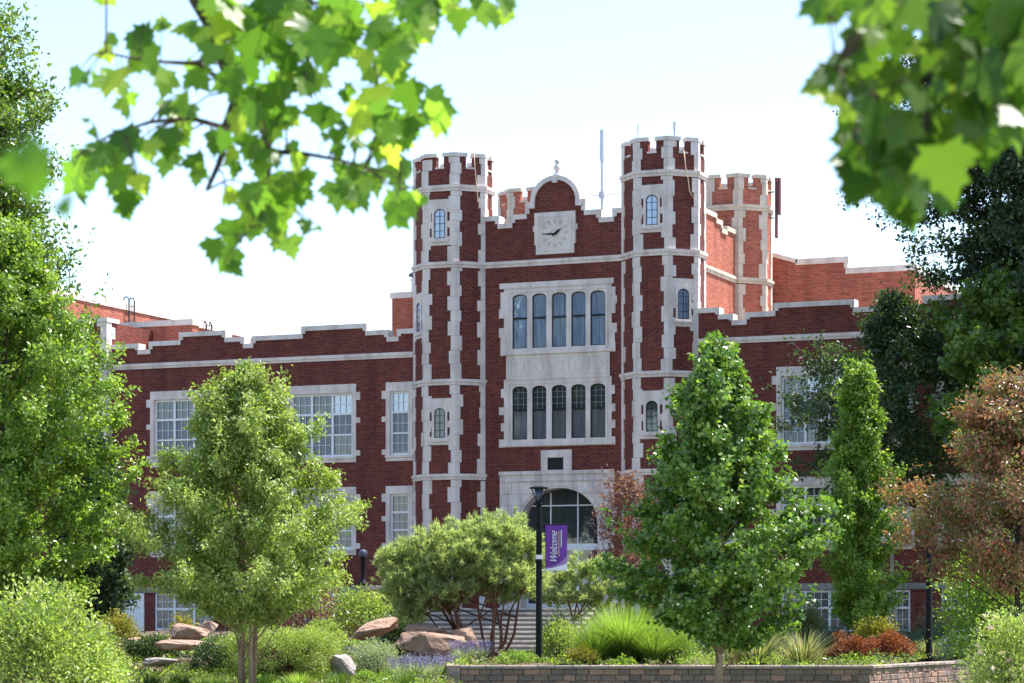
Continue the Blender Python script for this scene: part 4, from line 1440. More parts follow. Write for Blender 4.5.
# a cloth facing the lawn, parallel to the view's right axis; slightly billowed
cx0, cx1 = (545.2-539)/FPX*d, (567.2-539)/FPX*d
zt, zb = zpy(525, d), zpy(569.5, d)
def bpt(u, v, off=0.0):          # u,v in 0..1
    s_ = cx0+(cx1-cx0)*u
    bow = .02*math.sin(u*math.pi)*math.sin(v*math.pi)
    p = Vector((lb.x, lb.y, 0))+RT*s_-FW*(bow+off)
    return (p.x, p.y, zb+(zt-zb)*v)
def cloth(name, mat, uv_poly_rows, off, th=.006, parent=bn):
    nU, nV = 12, 16
    vs, fs = [], []
    for side in (0, 1):
        for j in range(nV+1):
            for i in range(nU+1):
                u = i/nU
                v0, v1 = uv_poly_rows(u)
                vs.append(bpt(u, v0+(v1-v0)*j/nV, off-side*th))
    n1 = (nU+1)*(nV+1)
    for j in range(nV):
        for i in range(nU):
            a = j*(nU+1)+i
            fs.append((a, a+1, a+nU+2, a+nU+1)); fs.append((n1+a, n1+a+nU+1, n1+a+nU+2, n1+a+1))
    for i in range(nU):
        fs.append((i, n1+i, n1+i+1, i+1)); a = nV*(nU+1)+i; fs.append((a, a+1, n1+a+1, n1+a))
    for j in range(nV):
        a = j*(nU+1); fs.append((a, a+nU+1, n1+a+nU+1, n1+a)); a += nU; fs.append((a, n1+a, n1+a+nU+1, a+nU+1))
    me = bpy.data.meshes.new(name); me.from_pydata(vs, [], fs)
    return finish(me, name, mat, parent, True)
cloth('cloth', M['purple'], lambda u: (0, 1), 0)
cloth('white_corner', M['letter'], lambda u: (-.005, .012+.13*u**1.5), .004)
cloth('lilac_print', M['lilac'], lambda u: (.014+.13*u**1.5, .05+.26*u**2.2), .0045)
for zz in (zt+.02, zb-.02):
    p0 = Vector((lb.x, lb.y, zz)); p1 = p0+RT*(cx1+.03)
    m = MB(); m.tube([p0, p1], [.014, .014], 8); m.build('rod', M['black'] if zz > zb else M['white'], bn)
def lettering(name, text, u, v, size, mat, shear, off, wide=1.0):
    cu = bpy.data.curves.new(name, 'FONT')
    cu.body = text; cu.size = size; cu.shear = shear; cu.extrude = .001; cu.align_x = 'LEFT'; cu.space_character = .95; cu.offset = -.001
    o = bpy.data.objects.new(name+'_tmp', cu); C.objects.link(o)
    dg = bpy.context.evaluated_depsgraph_get()
    me = bpy.data.meshes.new_from_object(o.evaluated_get(dg))
    bpy.data.objects.remove(o)
    me.transform(Matrix.Diagonal((wide, 1, 1, 1)))
    p = Vector(bpt(u, v, off))
    # text runs upward along the banner
    X, Y, Z = Vector((0, 0, 1)), -RT, -FW
    me.transform(Matrix(((X.x, Y.x, Z.x, p.x), (X.y, Y.y, Z.y, p.y), (X.z, Y.z, Z.z, p.z), (0, 0, 0, 1))))
    me.name = name
    o = finish(me, name, mat, bn)
    return o
lettering('lettering', 'Welcome', .54, .13, .27, M['letter'], .55, .036, .80)
m = MB()
rr = random.Random(3)
def dash(u, v0, v1, w, mb):
    a, b_ = bpt(u-w, v0, .032), bpt(u+w, v0, .032); c_, d_ = bpt(u+w, v1, .032), bpt(u-w, v1, .032)
    mb.add([a, b_, c_, d_], [(0, 1, 2, 3)], raw=True)
v = .30
while v < .86:
    L = rr.uniform(.012, .022); dash(.62, v, v+L, .025, m); v += L+.006
m.build('small_print', M['gold'], bn)
m = MB(); v = .50
while v < .88:
    L = rr.uniform(.012, .022); dash(.73, v, v+L, .025, m); v += L+.006
m.build('small_print', M['letter'], bn)
m = MB(); zl = zpy(557, d); m.lathe((lb.x, lb.y, zl-.055), [(.086, 0), (.0862, .11)], 16)
tag(m.build('post_label', M['letter'], None), 'small white label band round the banner lamp post', 'label')

# ------------------------------------------------------------------ block wall in front of the bed
gw = thing('garden_wall', 'low curving retaining wall of grey and pink concrete blocks under the planting', 'wall', at(660, 620, 62)-Vector((0, 0, EYE)))
wp = []
s0, s1 = S_WALL, (872-512)/FPX*62
L1 = s1-s0
for i in range(25): wp.append(CAM+FW*(62+.12*math.sin(i/24*math.pi))+RT*(s0+L1*i/24))
e0 = CAM+FW*62.0+RT*s1
e1 = CAM+FW*70.5+RT*((975-512)/FPX*70.5)
e2 = CAM+FW*74+RT*((1090-512)/FPX*74)
for i in range(1, 15): wp.append(e0.lerp(e1, i/14))
for i in range(1, 8): wp.append(e1.lerp(e2, i/7))
for p in wp: p.z = 0
cum = [0]
for a, b_ in zip(wp[:-1], wp[1:]): cum.append(cum[-1]+(b_-a).length)
def along(s_):
    s_ = max(0, min(cum[-1]-1e-4, s_))
    k = max(i for i in range(len(cum)-1) if cum[i] <= s_)
    f = (s_-cum[k])/(cum[k+1]-cum[k])
    p = wp[k].lerp(wp[k+1], f)
    t_ = (wp[k+1]-wp[k]).normalized()
    return p, t_
def block_run(mb, z0, z1, wlo, whi, y0, y1, rr, sa=0, sb=None, jit=.012):
    s_ = sa-rr.random()*wlo
    sb = sb or cum[-1]
    while s_ < sb:
        w = rr.uniform(wlo, whi)
        a, b_ = max(sa, s_)+.004, min(sb, s_+w)-.004
        s_ += w
        if b_-a < .05: continue
        p, t_ = along((a+b_)/2)
        mb.frame((p.x, p.y, 0), (t_.x, t_.y))
        h = (b_-a)/2
        j = rr.uniform(-jit, jit)
        tint = rr.random()
        e = .018
        vs = [(-h, y1, z0), (h, y1, z0), (h, y1, z1), (-h, y1, z1), (-h, y0+j+e, z0), (h, y0+j+e, z0), (h, y0+j+e, z1), (-h, y0+j+e, z1), (-h+e, y0+j, z0+e), (h-e, y0+j+rr.uniform(-.01, .01), z0+e), (h-e, y0+j, z1-e), (-h+e, y0+j+rr.uniform(-.01, .01), z1-e)]
        mb.add(vs, [(1, 0, 3, 2), (0, 1, 5, 4), (1, 2, 6, 5), (2, 3, 7, 6), (3, 0, 4, 7), (4, 5, 9, 8), (5, 6, 10, 9), (6, 7, 11, 10), (7, 4, 8, 11), (8, 9, 10, 11)], tint)
rr = random.Random(5)
m = MB()
TOPW = .60
zz = TOPW-.085
while zz > -.1:
    block_run(m, zz-.148, zz-.003, .26, .40, 0, .3, rr)
    zz -= .15
m.build('blocks', M['block'], gw)
m = MB(); block_run(m, TOPW-.084, TOPW, .38, .46, -.045, .33, rr, jit=.004)
m.build('coping', M['cap'], gw)
m = MB()
p, t_ = along(0)
m.frame((p.x, p.y, 0), (t_.x, t_.y))
for k in range(5):
    for q in range(9):
        m.box(-.32, -.003, -.05+.36*q, .305+.36*q, TOPW-.15*(k+1)+.003, TOPW-.15*k-.0, (.9, .6, .75, .5, .8)[(k+q) % 5])
m.build('end_pier', M['cap'], gw)
k0 = CAM+FW*62.3+RT*((405-512)/FPX*62.3); k1 = CAM+FW*62.3+RT*((453-512)/FPX*62.3)
kb = thing('block_kerb', 'short low kerb of pinkish blocks below the lavender', 'kerb', (k0.x, k0.y, .1))
m = MB(); tt = (k1-k0).normalized(); m.frame((k0.x, k0.y, 0), (tt.x, tt.y))
Lk = (k1-k0).length
for k in range(4): m.box(Lk*k/4+.004, Lk*(k+1)/4-.004, 0, .28, -.05, .36, .8+.05*k)
m.build('blocks', M['cap'], kb)

# ------------------------------------------------------------------ rocks
def rock(label, px, py, d, sx, sy, sz, rot=0, mat='rock', seed=0, tilt=0):
    p = at(px, py, d)
    rnd = random.Random(seed)
    bm = bmesh.new()
    for i in range(20):      # a broken block: hull of points pushed towards a box, then weathered
        v = Vector((rnd.gauss(0, 1), rnd.gauss(0, 1), rnd.gauss(0, 1))).normalized()
        k = 1/max(abs(v.x), abs(v.y), abs(v.z))
        v = v*(.55*k+.45)*rnd.uniform(.72, 1.0)
        bm.verts.new(Vector((max(-1, min(1, v.x)), max(-1, min(1, v.y)), max(-.9, min(.9, v.z)))))
    r_ = bmesh.ops.convex_hull(bm, input=bm.verts)
    bmesh.ops.delete(bm, geom=[g for g in r_['geom_interior'] if isinstance(g, bmesh.types.BMVert)], context='VERTS')
    bmesh.ops.bevel(bm, geom=list(bm.edges), offset=.05, segments=1, affect='EDGES')
    bmesh.ops.triangulate(bm, faces=bm.faces)
    bmesh.ops.subdivide_edges(bm, edges=bm.edges, cuts=2, use_grid_fill=True)
    ph = [rnd.uniform(0, 6) for _ in range(4)]
    for v in bm.verts:
        c0 = v.co.copy()
        bed = .05 if math.sin(c0.z*11+ph[0]+c0.x*1.3) > .82 else 0      # bedding cracks
        v.co -= Vector((c0.x, c0.y, 0))*bed
        v.co += Vector((rnd.uniform(-.025, .025), rnd.uniform(-.025, .025), rnd.uniform(-.02, .02)))
        v.co = Vector((v.co.x*sx, v.co.y*sy, v.co.z*sz))
    bm.transform(Matrix.Translation(p) @ Matrix.Rotation(rot, 4, 'Z') @ Matrix.Rotation(tilt, 4, 'Y'))
    me = bpy.data.meshes.new('boulder'); bm.to_mesh(me); bm.free()
    tint = np.clip(RNG.random()*.4+.3+RNG.normal(size=len(me.vertices))*.05, 0, 1)
    o = finish(me, 'boulder', M[mat], None, False, tint)
    tag(o, label, 'boulder', 'garden boulders')
rz = YAW
rock('tilted tan boulder leaning below the light shrub left of the pine', 372, 630, 69.5, .9, .55, .27, rz, seed=1, tilt=-.32)
rock('broad cracked tan boulder at the foot of the spreading pine', 432, 644, 66, 1.0, .65, .36, rz, seed=2)
rock('pointed tan boulder behind the broad cracked one', 424, 634, 67.5, .7, .5, .34, rz, seed=3)
rock('rounded tan boulder between the cracked one and the pine stems', 462, 641, 66.6, .5, .45, .42, rz, seed=4)
rock('grey flat slab leaning beside the clipped green hedge', 342, 668, 62.4, .42, .5, .40, rz, 'rock_grey', 5, .5)
rock('small brown stone under the tilted boulder', 352, 652, 68, .28, .25, .2, rz, seed=6)
rock('dark tan boulder behind the stems of the pale green tree', 190, 633, 68.5, .6, .5, .32, rz, seed=7)
rock('low flat tan stone in front of the dark boulder at left', 182, 645, 66, .9, .5, .18, rz, seed=8)
rock('pale stone below the golden round shrub', 140, 643, 69, .45, .4, .18, rz, seed=9)
rock('small pale stone at the right of the dark tan boulder', 209, 627, 72, .3, .3, .22, rz, seed=10)
rock('grey stone low in the bed at left', 160, 662, 64, .5, .4, .14, rz, 'rock_grey', 11)

# ------------------------------------------------------------------ shrubs and bedding
def sh(name, label, px, d, wpx, toppy, leafm, leaf, **kw):
    p = gp(px, d)
    rx = wpx/2/FPX*d
    h = zpy(toppy, d)-p.z
    return shrub(name, label, 'shrub', p, rx, h, leafm, leaf, **kw)
sh('flowering_bush', 'big pale green bush filling the lower left corner', 35, 46, 160, 590, 'lf_light', .062, n=9000, clumps=70, tight=.13, tpl=T_OVAL)
sh('flowering_bush', 'light green bush low at the left, right of the corner bush', 88, 47, 70, 632, 'lf_linden', .055, n=3500, clumps=30)
sh('rose_bush', 'rose bush with pale pink blooms in the lower right corner', 1012, 48, 95, 620, 'lf_light', .058, n=5000, clumps=45, flowers=('petal_rose', 55, .08), tight=.14)
sh('leafy_shrub', 'loose green shrub under the bronze crabapple', 992, 61, 100, 535, 'lf_linden', .085, n=5000, clumps=45, tight=.14)
sh('golden_shrub', 'round golden shrub at left before the brick wing', 118, 72, 40, 611, 'lf_gold', .06, n=2000)
sh('golden_shrub', 'small golden shrub behind the dark boulder', 183, 74, 26, 612, 'lf_gold', .055, n=900)
sh('leafy_shrub', 'dark low shrub between the golden shrub and the stones', 150, 67, 60, 640, 'lf_spruce', .07, n=1800)
sh('leafy_shrub', 'olive shrub beside the corner bush', 95, 66, 60, 630, 'lf_olive', .06, n=1800)
sh('clipped_hedge', 'broad clipped green juniper under the pale green tree', 284, 63, 112, 627, 'lf_light', .036, n=22000, clumps=220, tight=.085, lumps=.05, boxy=1)
sh('clipped_hedge', 'darker clipped mound left of the stems of the pale green tree', 215, 64, 52, 640, 'lf_spruce', .045, n=3500, clumps=40, tight=.12)
sh('leafy_shrub', 'light leafy shrub above the tilted boulder', 368, 79, 84, 592, 'lf_light', .09, n=2600, clumps=36, tight=.15)
sh('leafy_shrub', 'dark green shrub tucked behind the cracked boulder', 402, 73, 46, 608, 'lf_spruce', .08, n=2000, clumps=28)
sh('purple_shrub', 'dark purple shrub behind the pale green tree', 312, 80, 62, 586, 'lf_plum', .08, n=1600, clumps=26)
sh('leafy_shrub', 'light green shrub under the right side of the pale green tree', 318, 72, 50, 622, 'lf_light', .07, n=1500)
sh('silver_shrub', 'silvery grey green bush beside the lavender', 374, 63.5, 50, 641, 'lf_silver', .04, n=4200, clumps=36, tpl=T_LANCE)
sh('leafy_shrub', 'tiny bright green tuft in front of the silvery bush', 366, 61.5, 24, 671, 'lf_grass', .04, n=700, tpl=T_LANCE)
sh('mound_plant', 'bright green mound behind the wall left of the banner post', 516, 64, 40, 652, 'lf_grass', .04, n=2000, tpl=T_LANCE)
sh('leafy_shrub', 'yellow green shrub right of the banner post', 560, 68, 44, 622, 'lf_light', .07, n=1500)
sh('dwarf_conifer', 'small dense green conifer by the steps', 556, 70, 32, 610, 'lf_spruce', .05, n=1600, tpl=T_LANCE)
sh('golden_shrub', 'low golden plant before the ornamental grass', 583, 63.6, 38, 648, 'lf_gold', .045, n=1100)
sh('mound_plant', 'rounded fresh green mound right of the ornamental grass', 676, 64.5, 44, 630, 'lf_grass', .045, n=2600, tpl=T_LANCE)
sh('leafy_shrub', 'low fresh green plant by the maple trunk', 742, 66, 40, 630, 'lf_light', .06, n=1300)
sh('round_shrub', 'rounded olive shrub before the basement windows', 808, 73, 42, 608, 'lf_olive', .06, n=2200, clumps=36, tight=.14)
sh('golden_shrub', 'golden shrub below the slim upright tree', 876, 67.5, 48, 616, 'lf_gold', .065, n=1600)
sh('round_shrub', 'tan pink rounded shrub beside the right lamp post', 938, 73, 48, 609, 'lf_tan', .055, n=2600, clumps=40, tight=.14)
sh('barberry', 'dark red barberry at left of its pair on the wall', 852, 66, 48, 637, 'lf_red', .045, n=2600, tpl=T_OVAL, group='red barberry bushes')
sh('barberry', 'orange red barberry at right of its pair on the wall', 888, 66.8, 56, 635, 'lf_red', .045, n=2800, tpl=T_OVAL, group='red barberry bushes')
sh('leafy_shrub', 'grey green shrub at the foot of the right lamp post', 968, 66, 60, 634, 'lf_blue', .05, n=2200)
for i, (px, d, w, top, lab) in enumerate(((775, 71, 70, 628, 'blue green juniper mat behind the white-striped yucca'), (830, 71.5, 70, 628, 'blue green juniper mat below the olive shrub'), (885, 72, 70, 628, 'blue green juniper mat behind the barberries'), (940, 72.5, 80, 627, 'blue green juniper mat below the tan shrub'))):
    sh('juniper', lab, px, d, w, top, 'lf_blue', .05, n=2200, tpl=T_LANCE, group='blue green juniper mats', clumps=40, tight=.12)
for i, (px, d, lab) in enumerate(((401, 62.6, 'lavender clump next to the silvery bush'), (416, 63.4, 'lavender clump below the broad boulder, second from the silvery bush'), (432, 62.7, 'lavender clump just above the low kerb'),
                                   (446, 63.6, 'lavender clump near the end of the block wall'), (462, 64.6, 'lavender clump behind the wall end pier'), (480, 65.4, 'lavender clump furthest right, by the pine stems'))):
    p = gp(px, d)
    r_ = blades('lavender', lab, 'lavender', tuple(p), .36, .42, 'lf_silver', 260, .008, .25, 'lavender clumps')
    nn_ = 110
    a = RNG.random(nn_)*6.283; q = np.sqrt(RNG.random(nn_))*.36
    hh = .30+.2*RNG.random(nn_)
    fp = np.array(p)+np.stack([np.cos(a)*q, np.sin(a)*q, hh], 1)
    fp = np.repeat(fp, 7, 0); fp[:, 2] += np.tile(np.linspace(-.05, .10, 7), nn_); fp += RNG.normal(size=fp.shape)*.008
    leaf_cloud('flower_spikes', fp, rdir(len(fp))+np.array([0, 0, .8]), rdir(len(fp)), np.full(len(fp), .035), T_OVAL, M['petal_violet'], r_)
blades('ornamental_grass', 'large arching bright green grass clump behind the wall', 'grass clump', tuple(gp(626, 65)), 1.15, 1.75, 'lf_grass', 3600, .009, .75, spread=1.15)
blades('ornamental_grass', 'smaller green grass clump left of the large one', 'grass clump', tuple(gp(596, 64.5)), .7, 1.15, 'lf_grass', 1300, .008, .7, spread=1.1)
blades('ornamental_grass', 'green grass clump right of the large one, beside the round mound', 'grass clump', tuple(gp(654, 64.3)), .7, 1.1, 'lf_grass', 1300, .008, .7, spread=1.1)
blades('yucca', 'spiky yucca with pale striped leaves by the maple trunk', 'yucca', tuple(gp(757, 63.4)), .75, 1.0, 'lf_yucca', 170, .022, .35, 'spiky yuccas', 1.0)
blades('yucca', 'spiky yucca left of the red barberries', 'yucca', tuple(gp(803, 63.5)), .8, .95, 'lf_yucca', 220, .018, .4, 'spiky yuccas', 1.0)
blades('yucca', 'spiky yucca right of the red barberries', 'yucca', tuple(gp(932, 68.5)), .55, .55, 'lf_yucca', 120, .018, .4, 'spiky yuccas', 1.0)
blades('ornamental_grass', 'thin tan green grass tuft just right of the maple trunk', 'grass clump', tuple(gp(735, 63.6)), .35, .6, 'lf_yucca', 200, .008, .5)
blades('ornamental_grass', 'thin green grass tuft at the foot of the pale green tree', 'grass clump', tuple(gp(262, 59)), .45, .45, 'lf_grass', 400, .008, .3)
blades('ornamental_grass', 'thin green grass tuft in front of the clipped juniper', 'grass clump', tuple(gp(300, 60)), .5, .42, 'lf_grass', 350, .008, .3)
blades('ornamental_grass', 'thin green grass tuft low at left of the pale green tree', 'grass clump', tuple(gp(215, 59.5)), .5, .36, 'lf_grass', 350, .008, .3)

def ground_cover(name, mat, n_cl, per, dr, sr, leaf, hmax, seed):
    r_ = np.random.default_rng(seed)
    P_ = []
    for i in range(n_cl):
        dd = dr[0]+(dr[1]-dr[0])*r_.random()**1.3
        ss_ = sr[0]+(sr[1]-sr[0])*r_.random()
        dd = max(dd, wall_front(ss_)+.5)
        p = CAM+FW*dd+RT*ss_
        z = ground_z(dd, ss_)
        rr_ = .18+.35*r_.random(); hh = hmax*(.3+.7*r_.random())
        v = r_.normal(size=(per, 3))*np.array([rr_*.6, rr_*.6, 0])
        v[:, 2] = r_.random(per)*hh*np.exp(-(v[:, 0]**2+v[:, 1]**2)/(rr_*rr_))
        P_.append(v+np.array([p.x, p.y, z]))
    P_ = np.concatenate(P_)
    n = len(P_)
    tint = np.clip(np.repeat(r_.random(n_cl)*.6, per)+.4*r_.random(n), 0, 1)
    o = leaf_cloud(name, P_, rdir(n)+np.array([0, 0, .5]), rdir(n)+np.array([0, 0, .5]), leaf*(.6+.7*r_.random(n)), T_LEAFY, M[mat], None, tint)
    tag(o, 'low green ground cover between the shrubs', 'ground cover', None, 'stuff')
ground_cover('ground_cover', 'lf_linden', 520, 60, (62.6, 82), (-14, 14), .10, .34, 5)
ground_cover('ground_cover', 'lf_olive', 300, 55, (62.6, 82), (-14, 14), .09, .4, 6)
ground_cover('ground_cover', 'lf_linden', 260, 60, (57.4, 65), (-11, -1.45), .09, .3, 8)
ground_cover('ground_cover', 'lf_olive', 120, 55, (57.4, 65), (-11, -1.45), .08, .3, 9)
ground_cover('ground_cover', 'lf_spruce', 260, 60, (64, 86), (-16, 16), .10, .4, 7)

blades('ornamental_grass', 'low grass tuft below the grey slab', 'grass clump', tuple(gp(340, 58.5)), .45, .5, 'lf_lawn', 420, .007, .35)

blades('ornamental_grass', 'low grass tuft at left in front of the flat tan stone', 'grass clump', tuple(gp(180, 58.6)), .45, .5, 'lf_lawn', 420, .007, .35)

blades('ornamental_grass', 'low grass tuft nearest the corner bush', 'grass clump', tuple(gp(150, 58.3)), .45, .5, 'lf_lawn', 420, .007, .35)

blades('ornamental_grass', 'low grass tuft in front of the low kerb', 'grass clump', tuple(gp(405, 59.5)), .45, .5, 'lf_lawn', 420, .007, .35)

# ------------------------------------------------------------------ maples whose boughs hang over the camera
HALF = [(0, 0), (.10, -.035), (.22, -.06), (.37, -.11), (.32, .04), (.44, .10), (.60, .30), (.45, .32), (.46, .43), (.36, .43), (.28, .47), (.30, .58), (.33, .68), (.18, .69), (.12, .80), (.045, .92), (0, 1.06)]
def maple_template():
    pts = [(x, y) for x, y in HALF]+[(-x, y) for x, y in reversed(HALF[1:-1])]
    P = [(0, .30, .0)]
    for x, y in pts:
        z = -.10*(x*x)*4+.05*abs(x)-.14*max(0, y-.3)**2
        P.append((x, y, z))
    n = len(pts)
    F = [(0, 1+(i+1) % n, 1+i) for i in range(n)]
    return np.array(P), np.array(F)
T_MAPLE = maple_template()

def bough(label, group, leaflist, lines, depth, trunk_at, limb, seed, extra, leafm):
    rnd = random.Random(seed)
    base = CAM+FW*trunk_at[1]+RT*trunk_at[0]
    base.z = 0
    root = thing('maple_tree', label, 'tree', base, group)
    tk = MB()
    top = base+Vector((.1, .1, 7.5))
    tk.tube([base+Vector((0, 0, -.1)), base+Vector((.03, .02, .5)), base+Vector((.05, .03, 2.5)), base+Vector((.0, .1, 4.5)), top], [.27, .21, .18, .14, .05], 12, .4)
    start = base+Vector((.02, .04, limb))
    L3 = []
    for ln in lines:
        w = [at(px, py, depth+dz) for px, py, dz in ln]
        L3.append(w)
    hub = at(lines[0][0][0], lines[0][0][1], depth)
    mid = start.lerp(hub, .5)+Vector((0, 0, .35))
    tk.tube([start, start.lerp(mid, .5)+Vector((0, 0, .1)), mid, mid.lerp(hub, .5)+Vector((0, 0, .08)), hub], [.07, .055, .042, .034, .028], 8, .5)
    for k, w in enumerate(L3):
        n = len(w)
        r0 = .024 if k == 0 else .009
        tk.tube(w, [r0*(1-.75*i/(n-1)) for i in range(n)], 7, rnd.random())
        if k and lines[k][0][1] < 0:
            tk.tube([w[0], w[0].lerp(hub, .5)+Vector((0, 0, .12)), hub], [.010, .014, .018], 6, rnd.random())
    segs = [(w[i], w[i+1]) for w in L3 for i in range(len(w)-1)]
    pos, dr, nr, sz, ti = [], [], [], [], []
    more = [(px+rnd.gauss(0, 9), py+rnd.gauss(0, 8), size*rnd.uniform(.6, 1.0), ang+rnd.gauss(0, 30)) for (px, py, size, ang) in [q[:4] for q in leaflist if len(q) == 4]*2 if rnd.random() < .7]
    for item in list(leaflist)+more:
        px, py, size, ang = item[:4]
        dd = item[4] if len(item) > 4 else depth+rnd.gauss(0, .16)
        sizem = size/FPX*dd*.95
        a = R(ang+rnd.uniform(-18, 18))
        tipd = RT*math.cos(a)-Vector((0, 0, 1))*math.sin(a)
        tipd = (tipd-FW*rnd.uniform(-.7, .7)).normalized()
        nvec = (-FW*rnd.uniform(.5, 1.0)+Vector((0, 0, 1))*rnd.uniform(-.1, .8)+RT*rnd.uniform(-.75, .75)).normalized()
        c_ = at(px, py, dd)
        p0 = c_-tipd*sizem*.42
        pos.append(tuple(p0)); dr.append(tuple(tipd)); nr.append(tuple(nvec)); sz.append(sizem); ti.append(rnd.random() if len(item) < 5 else .3)
        # leaf stalk to the nearest twig
        best = None
        for a_, b_ in segs:
            ab = b_-a_
            f = max(0, min(1, (p0-a_).dot(ab)/ab.length_squared))
            q = a_+ab*f
            if best is None or (q-p0).length < best[0]: best = ((q-p0).length, q)
        q = best[1]
        if best[0] > .3: continue
        if best[0] > .16:
            q = p0+(q-p0).normalized()*best[0]
            tk.tube([q, q.lerp(p0, .5)+Vector((0, 0, .02)), p0], [.0035, .0025, .0012], 5, rnd.random(), False)
        else:
            tk.tube([q, q.lerp(p0, .5)+Vector((0, 0, .01)), p0], [.0016, .0012, .0012], 4, rnd.random(), False)
    # rest of the crown, outside the picture
    if extra:
        for i in range(26):
            a = i*2.39996; z = 4.2+3.8*(i/26)
            rr_ = 1.9*(1-.55*(i/26))
            tip = base+Vector((rr_*math.cos(a), rr_*math.sin(a), z))
            if (tip-CAM).dot(RT)*extra < abs(trunk_at[0])-1.0: continue
            s_ = base+Vector((0, 0, z-1.0))
            tk.tube([s_, s_.lerp(tip, .5)+Vector((0, 0, .1)), tip], [.035, .022, .006], 6, rnd.random(), False)
            for j in range(46):
                f = rnd.uniform(.35, 1.05)
                p = s_.lerp(tip, f)+Vector((rnd.gauss(0, .25), rnd.gauss(0, .25), rnd.gauss(0, .2)))
                pos.append(tuple(p)); dr.append((rnd.gauss(0, 1), rnd.gauss(0, 1), -.8)); nr.append((rnd.gauss(0, .5), rnd.gauss(0, .5), 1)); sz.append(rnd.uniform(.09, .14)); ti.append(rnd.random())
    tk.build('trunk', M['bark'], root, True)
    leaf_cloud('leaves', np.array(pos), np.array(dr), np.array(nr), np.array(sz), T_MAPLE, leafm, root, np.array(ti), RNG.uniform(-.5, 3.2, len(pos)))
    return root

LEFT = [(98, -4, 20, 90), (22, 168, 62, 168, 2.6), (62, 205, 30, 150, 2.9), (112, 82, 45, 115), (82, 78, 28, 130), (104, 53, 22, 150), (146, 41, 40, 100), (162, 22, 22, 240), (152, 60, 35, 90), (164, 82, 40, 90), (166, 108, 30, 115), (185, 105, 32, 100), (195, 75, 35, 80), (126, 108, 25, 80),
        (201, 36, 35, 100), (224, 28, 45, 90), (230, 10, 45, 60), (250, 28, 45, 90), (252, 48, 40, 70), (228, 66, 35, 100), (236, 86, 45, 80), (250, 105, 45, 90), (252, 70, 25, 60),
        (256, 47, 32, 110), (289, 60, 40, 90), (322, 27, 50, 90), (320, 46, 45, 100), (330, 55, 45, 90), (347, 41, 35, 85), (350, 11, 40, 80), (377, 16, 35, 80), (377, 38, 40, 95), (390, 60, 38, 90), (410, 36, 42, 80), (429, 11, 40, 70), (426, 30, 30, 60),
        (448, 5, 35, 70), (459, 22, 30, 90), (483, 14, 30, 90), (505, 5, 30, 85), (314, 82, 35, 100), (278, 85, 35, 80), (306, 85, 30, 60), (347, 93, 25, 90), (317, 115, 28, 90), (336, 137, 20, 90), (360, 115, 40, 100), (377, 101, 40, 90), (410, 98, 38, 60),
        (410, 126, 38, 110), (440, 118, 42, 75), (388, 134, 30, 95), (256, 109, 45, 90), (273, 126, 40, 90), (292, 118, 25, 60), (80, 167, 42, 110), (75, 180, 40, 120), (115, 150, 35, 120), (127, 142, 35, 80), (117, 180, 40, 100), (127, 202, 32, 100), (139, 185, 25, 70),
        (167, 142, 35, 90), (167, 165, 35, 90), (198, 165, 30, 85), (217, 142, 28, 90), (180, 120, 30, 100), (92, 132, 12, 180), (232, 197, 22, 120), (234, 170, 22, 120), (232, 234, 35, 100), (224, 259, 32, 112), (235, 259, 25, 75), (249, 147, 30, 110), (251, 214, 35, 90), (246, 192, 28, 110),
        (253, 117, 35, 100), (268, 126, 35, 80), (253, 148, 32, 120), (273, 157, 28, 70), (262, 170, 28, 110), (295, 164, 30, 80), (304, 181, 28, 70), (299, 198, 28, 90), (273, 188, 35, 90), (257, 199, 35, 100), (266, 216, 38, 100), (279, 223, 40, 85), (279, 240, 30, 95), (253, 229, 30, 110), (306, 227, 20, 90),
        (337, 139, 18, 90), (337, 196, 36, 95), (345, 177, 30, 100), (354, 199, 30, 85), (363, 181, 35, 80), (376, 183, 32, 75), (337, 160, 12, 60), (380, 150, 30, 100), (391, 150, 32, 90), (407, 133, 35, 95), (398, 177, 36, 90), (398, 205, 36, 85), (394, 216, 30, 100), (416, 197, 18, 80),
        (270, 10, 45, 90), (290, 25, 40, 90), (300, 5, 40, 90), (275, 35, 40, 90), (335, 5, 40, 90), (305, 45, 40, 90), (400, 5, 40, 90), (210, 55, 30, 120), (215, 15, 30, 60), (400, 55, 30, 90), (240, 125, 36, 100), (415, 0, 36, 80), (365, 60, 30, 95), (100, 155, 34, 110), (150, 150, 28, 95)]
LINES_L = [[(188, -60, 0), (196, 0, 0), (212, 30, .05), (226, 70, .1), (236, 98, .1), (224, 130, .05), (222, 155, 0), (217, 168, 0), (207, 190, -.05)],
           [(232, 90, .1), (200, 64, 0), (165, 62, -.1), (130, 58, -.1), (106, 52, -.1)],
           [(226, 128, .05), (190, 118, 0), (150, 122, -.1), (110, 135, -.1), (78, 155, -.1)],
           [(330, -60, .1), (322, 0, .1), (318, 40, .1), (300, 75, .1), (275, 85, .1), (240, 95, .1)],
           [(236, 98, .1), (262, 130, .1), (272, 160, 0), (262, 200, 0), (245, 235, 0)],
           [(272, 152, 0), (300, 153, 0), (340, 160, 0), (365, 168, 0)],
           [(380, -60, .1), (376, 0, .1), (372, 50, .1), (380, 100, .1), (400, 130, .1), (400, 190, .1)],
           [(430, -50, .1), (430, -5, 0), (470, -4, 0), (510, -6, 0)]]
bough('overhanging maple bough with bright backlit leaves at upper left', 'maple boughs over the view', LEFT, LINES_L, 7.5, (-5.2, 8.5), 3.0, 3, -1, M['lf_near'])
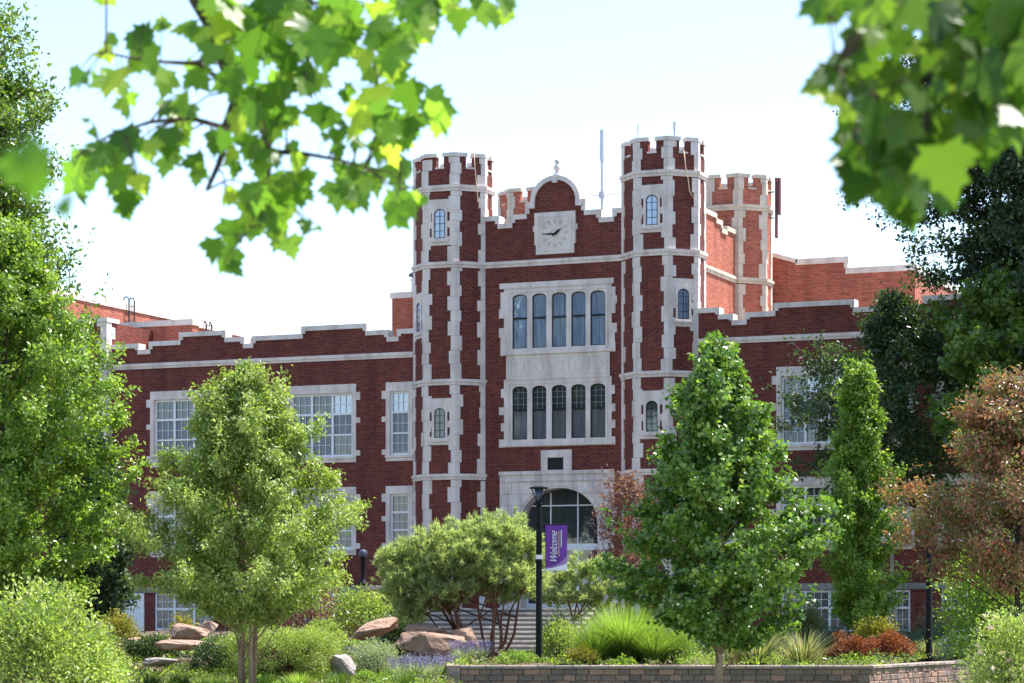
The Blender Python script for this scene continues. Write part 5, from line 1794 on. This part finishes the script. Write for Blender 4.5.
RIGHT = [(812, 5, 34, 130), (825, 20, 34, 140), (815, 82, 34, 150), (835, 70, 34, 140), (850, 60, 36, 120), (855, 185, 50, 100), (880, 190, 45, 95), (945, 200, 40, 90), (1000, 130, 60, 85), (1020, 120, 60, 90), (985, 150, 45, 80), (870, 150, 55, 100), (835, 100, 28, 150), (818, 9, 30, 130), (840, 9, 30, 110), (865, 12, 50, 120), (892, 9, 60, 90), (840, 58, 26, 150), (825, 77, 36, 145), (865, 52, 55, 100), (861, 74, 50, 120), (886, 89, 65, 120), (858, 101, 30, 150), (846, 126, 28, 150), (877, 129, 72, 95), (861, 172, 66, 105), (849, 144, 30, 120),
         (901, 46, 40, 90), (947, 37, 75, 95), (954, 61, 70, 90), (938, 18, 60, 90), (923, 68, 45, 90), (972, 18, 60, 80), (1000, 18, 70, 80), (1009, 37, 75, 85), (1015, 77, 70, 90), (990, 89, 75, 85), (1009, 101, 55, 80), (917, 101, 40, 110), (932, 101, 34, 90), (907, 135, 50, 100),
         (947, 123, 60, 90), (938, 147, 75, 95), (969, 132, 60, 70), (947, 172, 66, 80), (904, 172, 50, 95), (920, 194, 48, 90), (911, 175, 26, 90), (938, 190, 32, 90), (1030, 60, 80, 90), (1020, 20, 80, 90), (985, 55, 70, 90), (960, 95, 50, 100), (890, 120, 50, 110), (875, 30, 40, 110), (915, 15, 50, 80), (1035, 110, 70, 90), (895, 150, 50, 100), (925, 130, 50, 95)]
LINES_R = [[(985, -60, 0), (960, 0, 0), (938, 50, 0), (934, 90, 0), (925, 130, 0), (905, 165, 0)],
           [(955, 10, 0), (910, 30, 0), (870, 40, 0), (835, 65, -.1)],
           [(935, 80, 0), (900, 80, 0), (870, 105, 0), (852, 135, 0)],
           [(934, 95, 0), (960, 115, 0), (950, 150, 0)],
           [(1040, -50, 0), (1015, 20, 0), (1000, 60, 0), (990, 90, 0)]]
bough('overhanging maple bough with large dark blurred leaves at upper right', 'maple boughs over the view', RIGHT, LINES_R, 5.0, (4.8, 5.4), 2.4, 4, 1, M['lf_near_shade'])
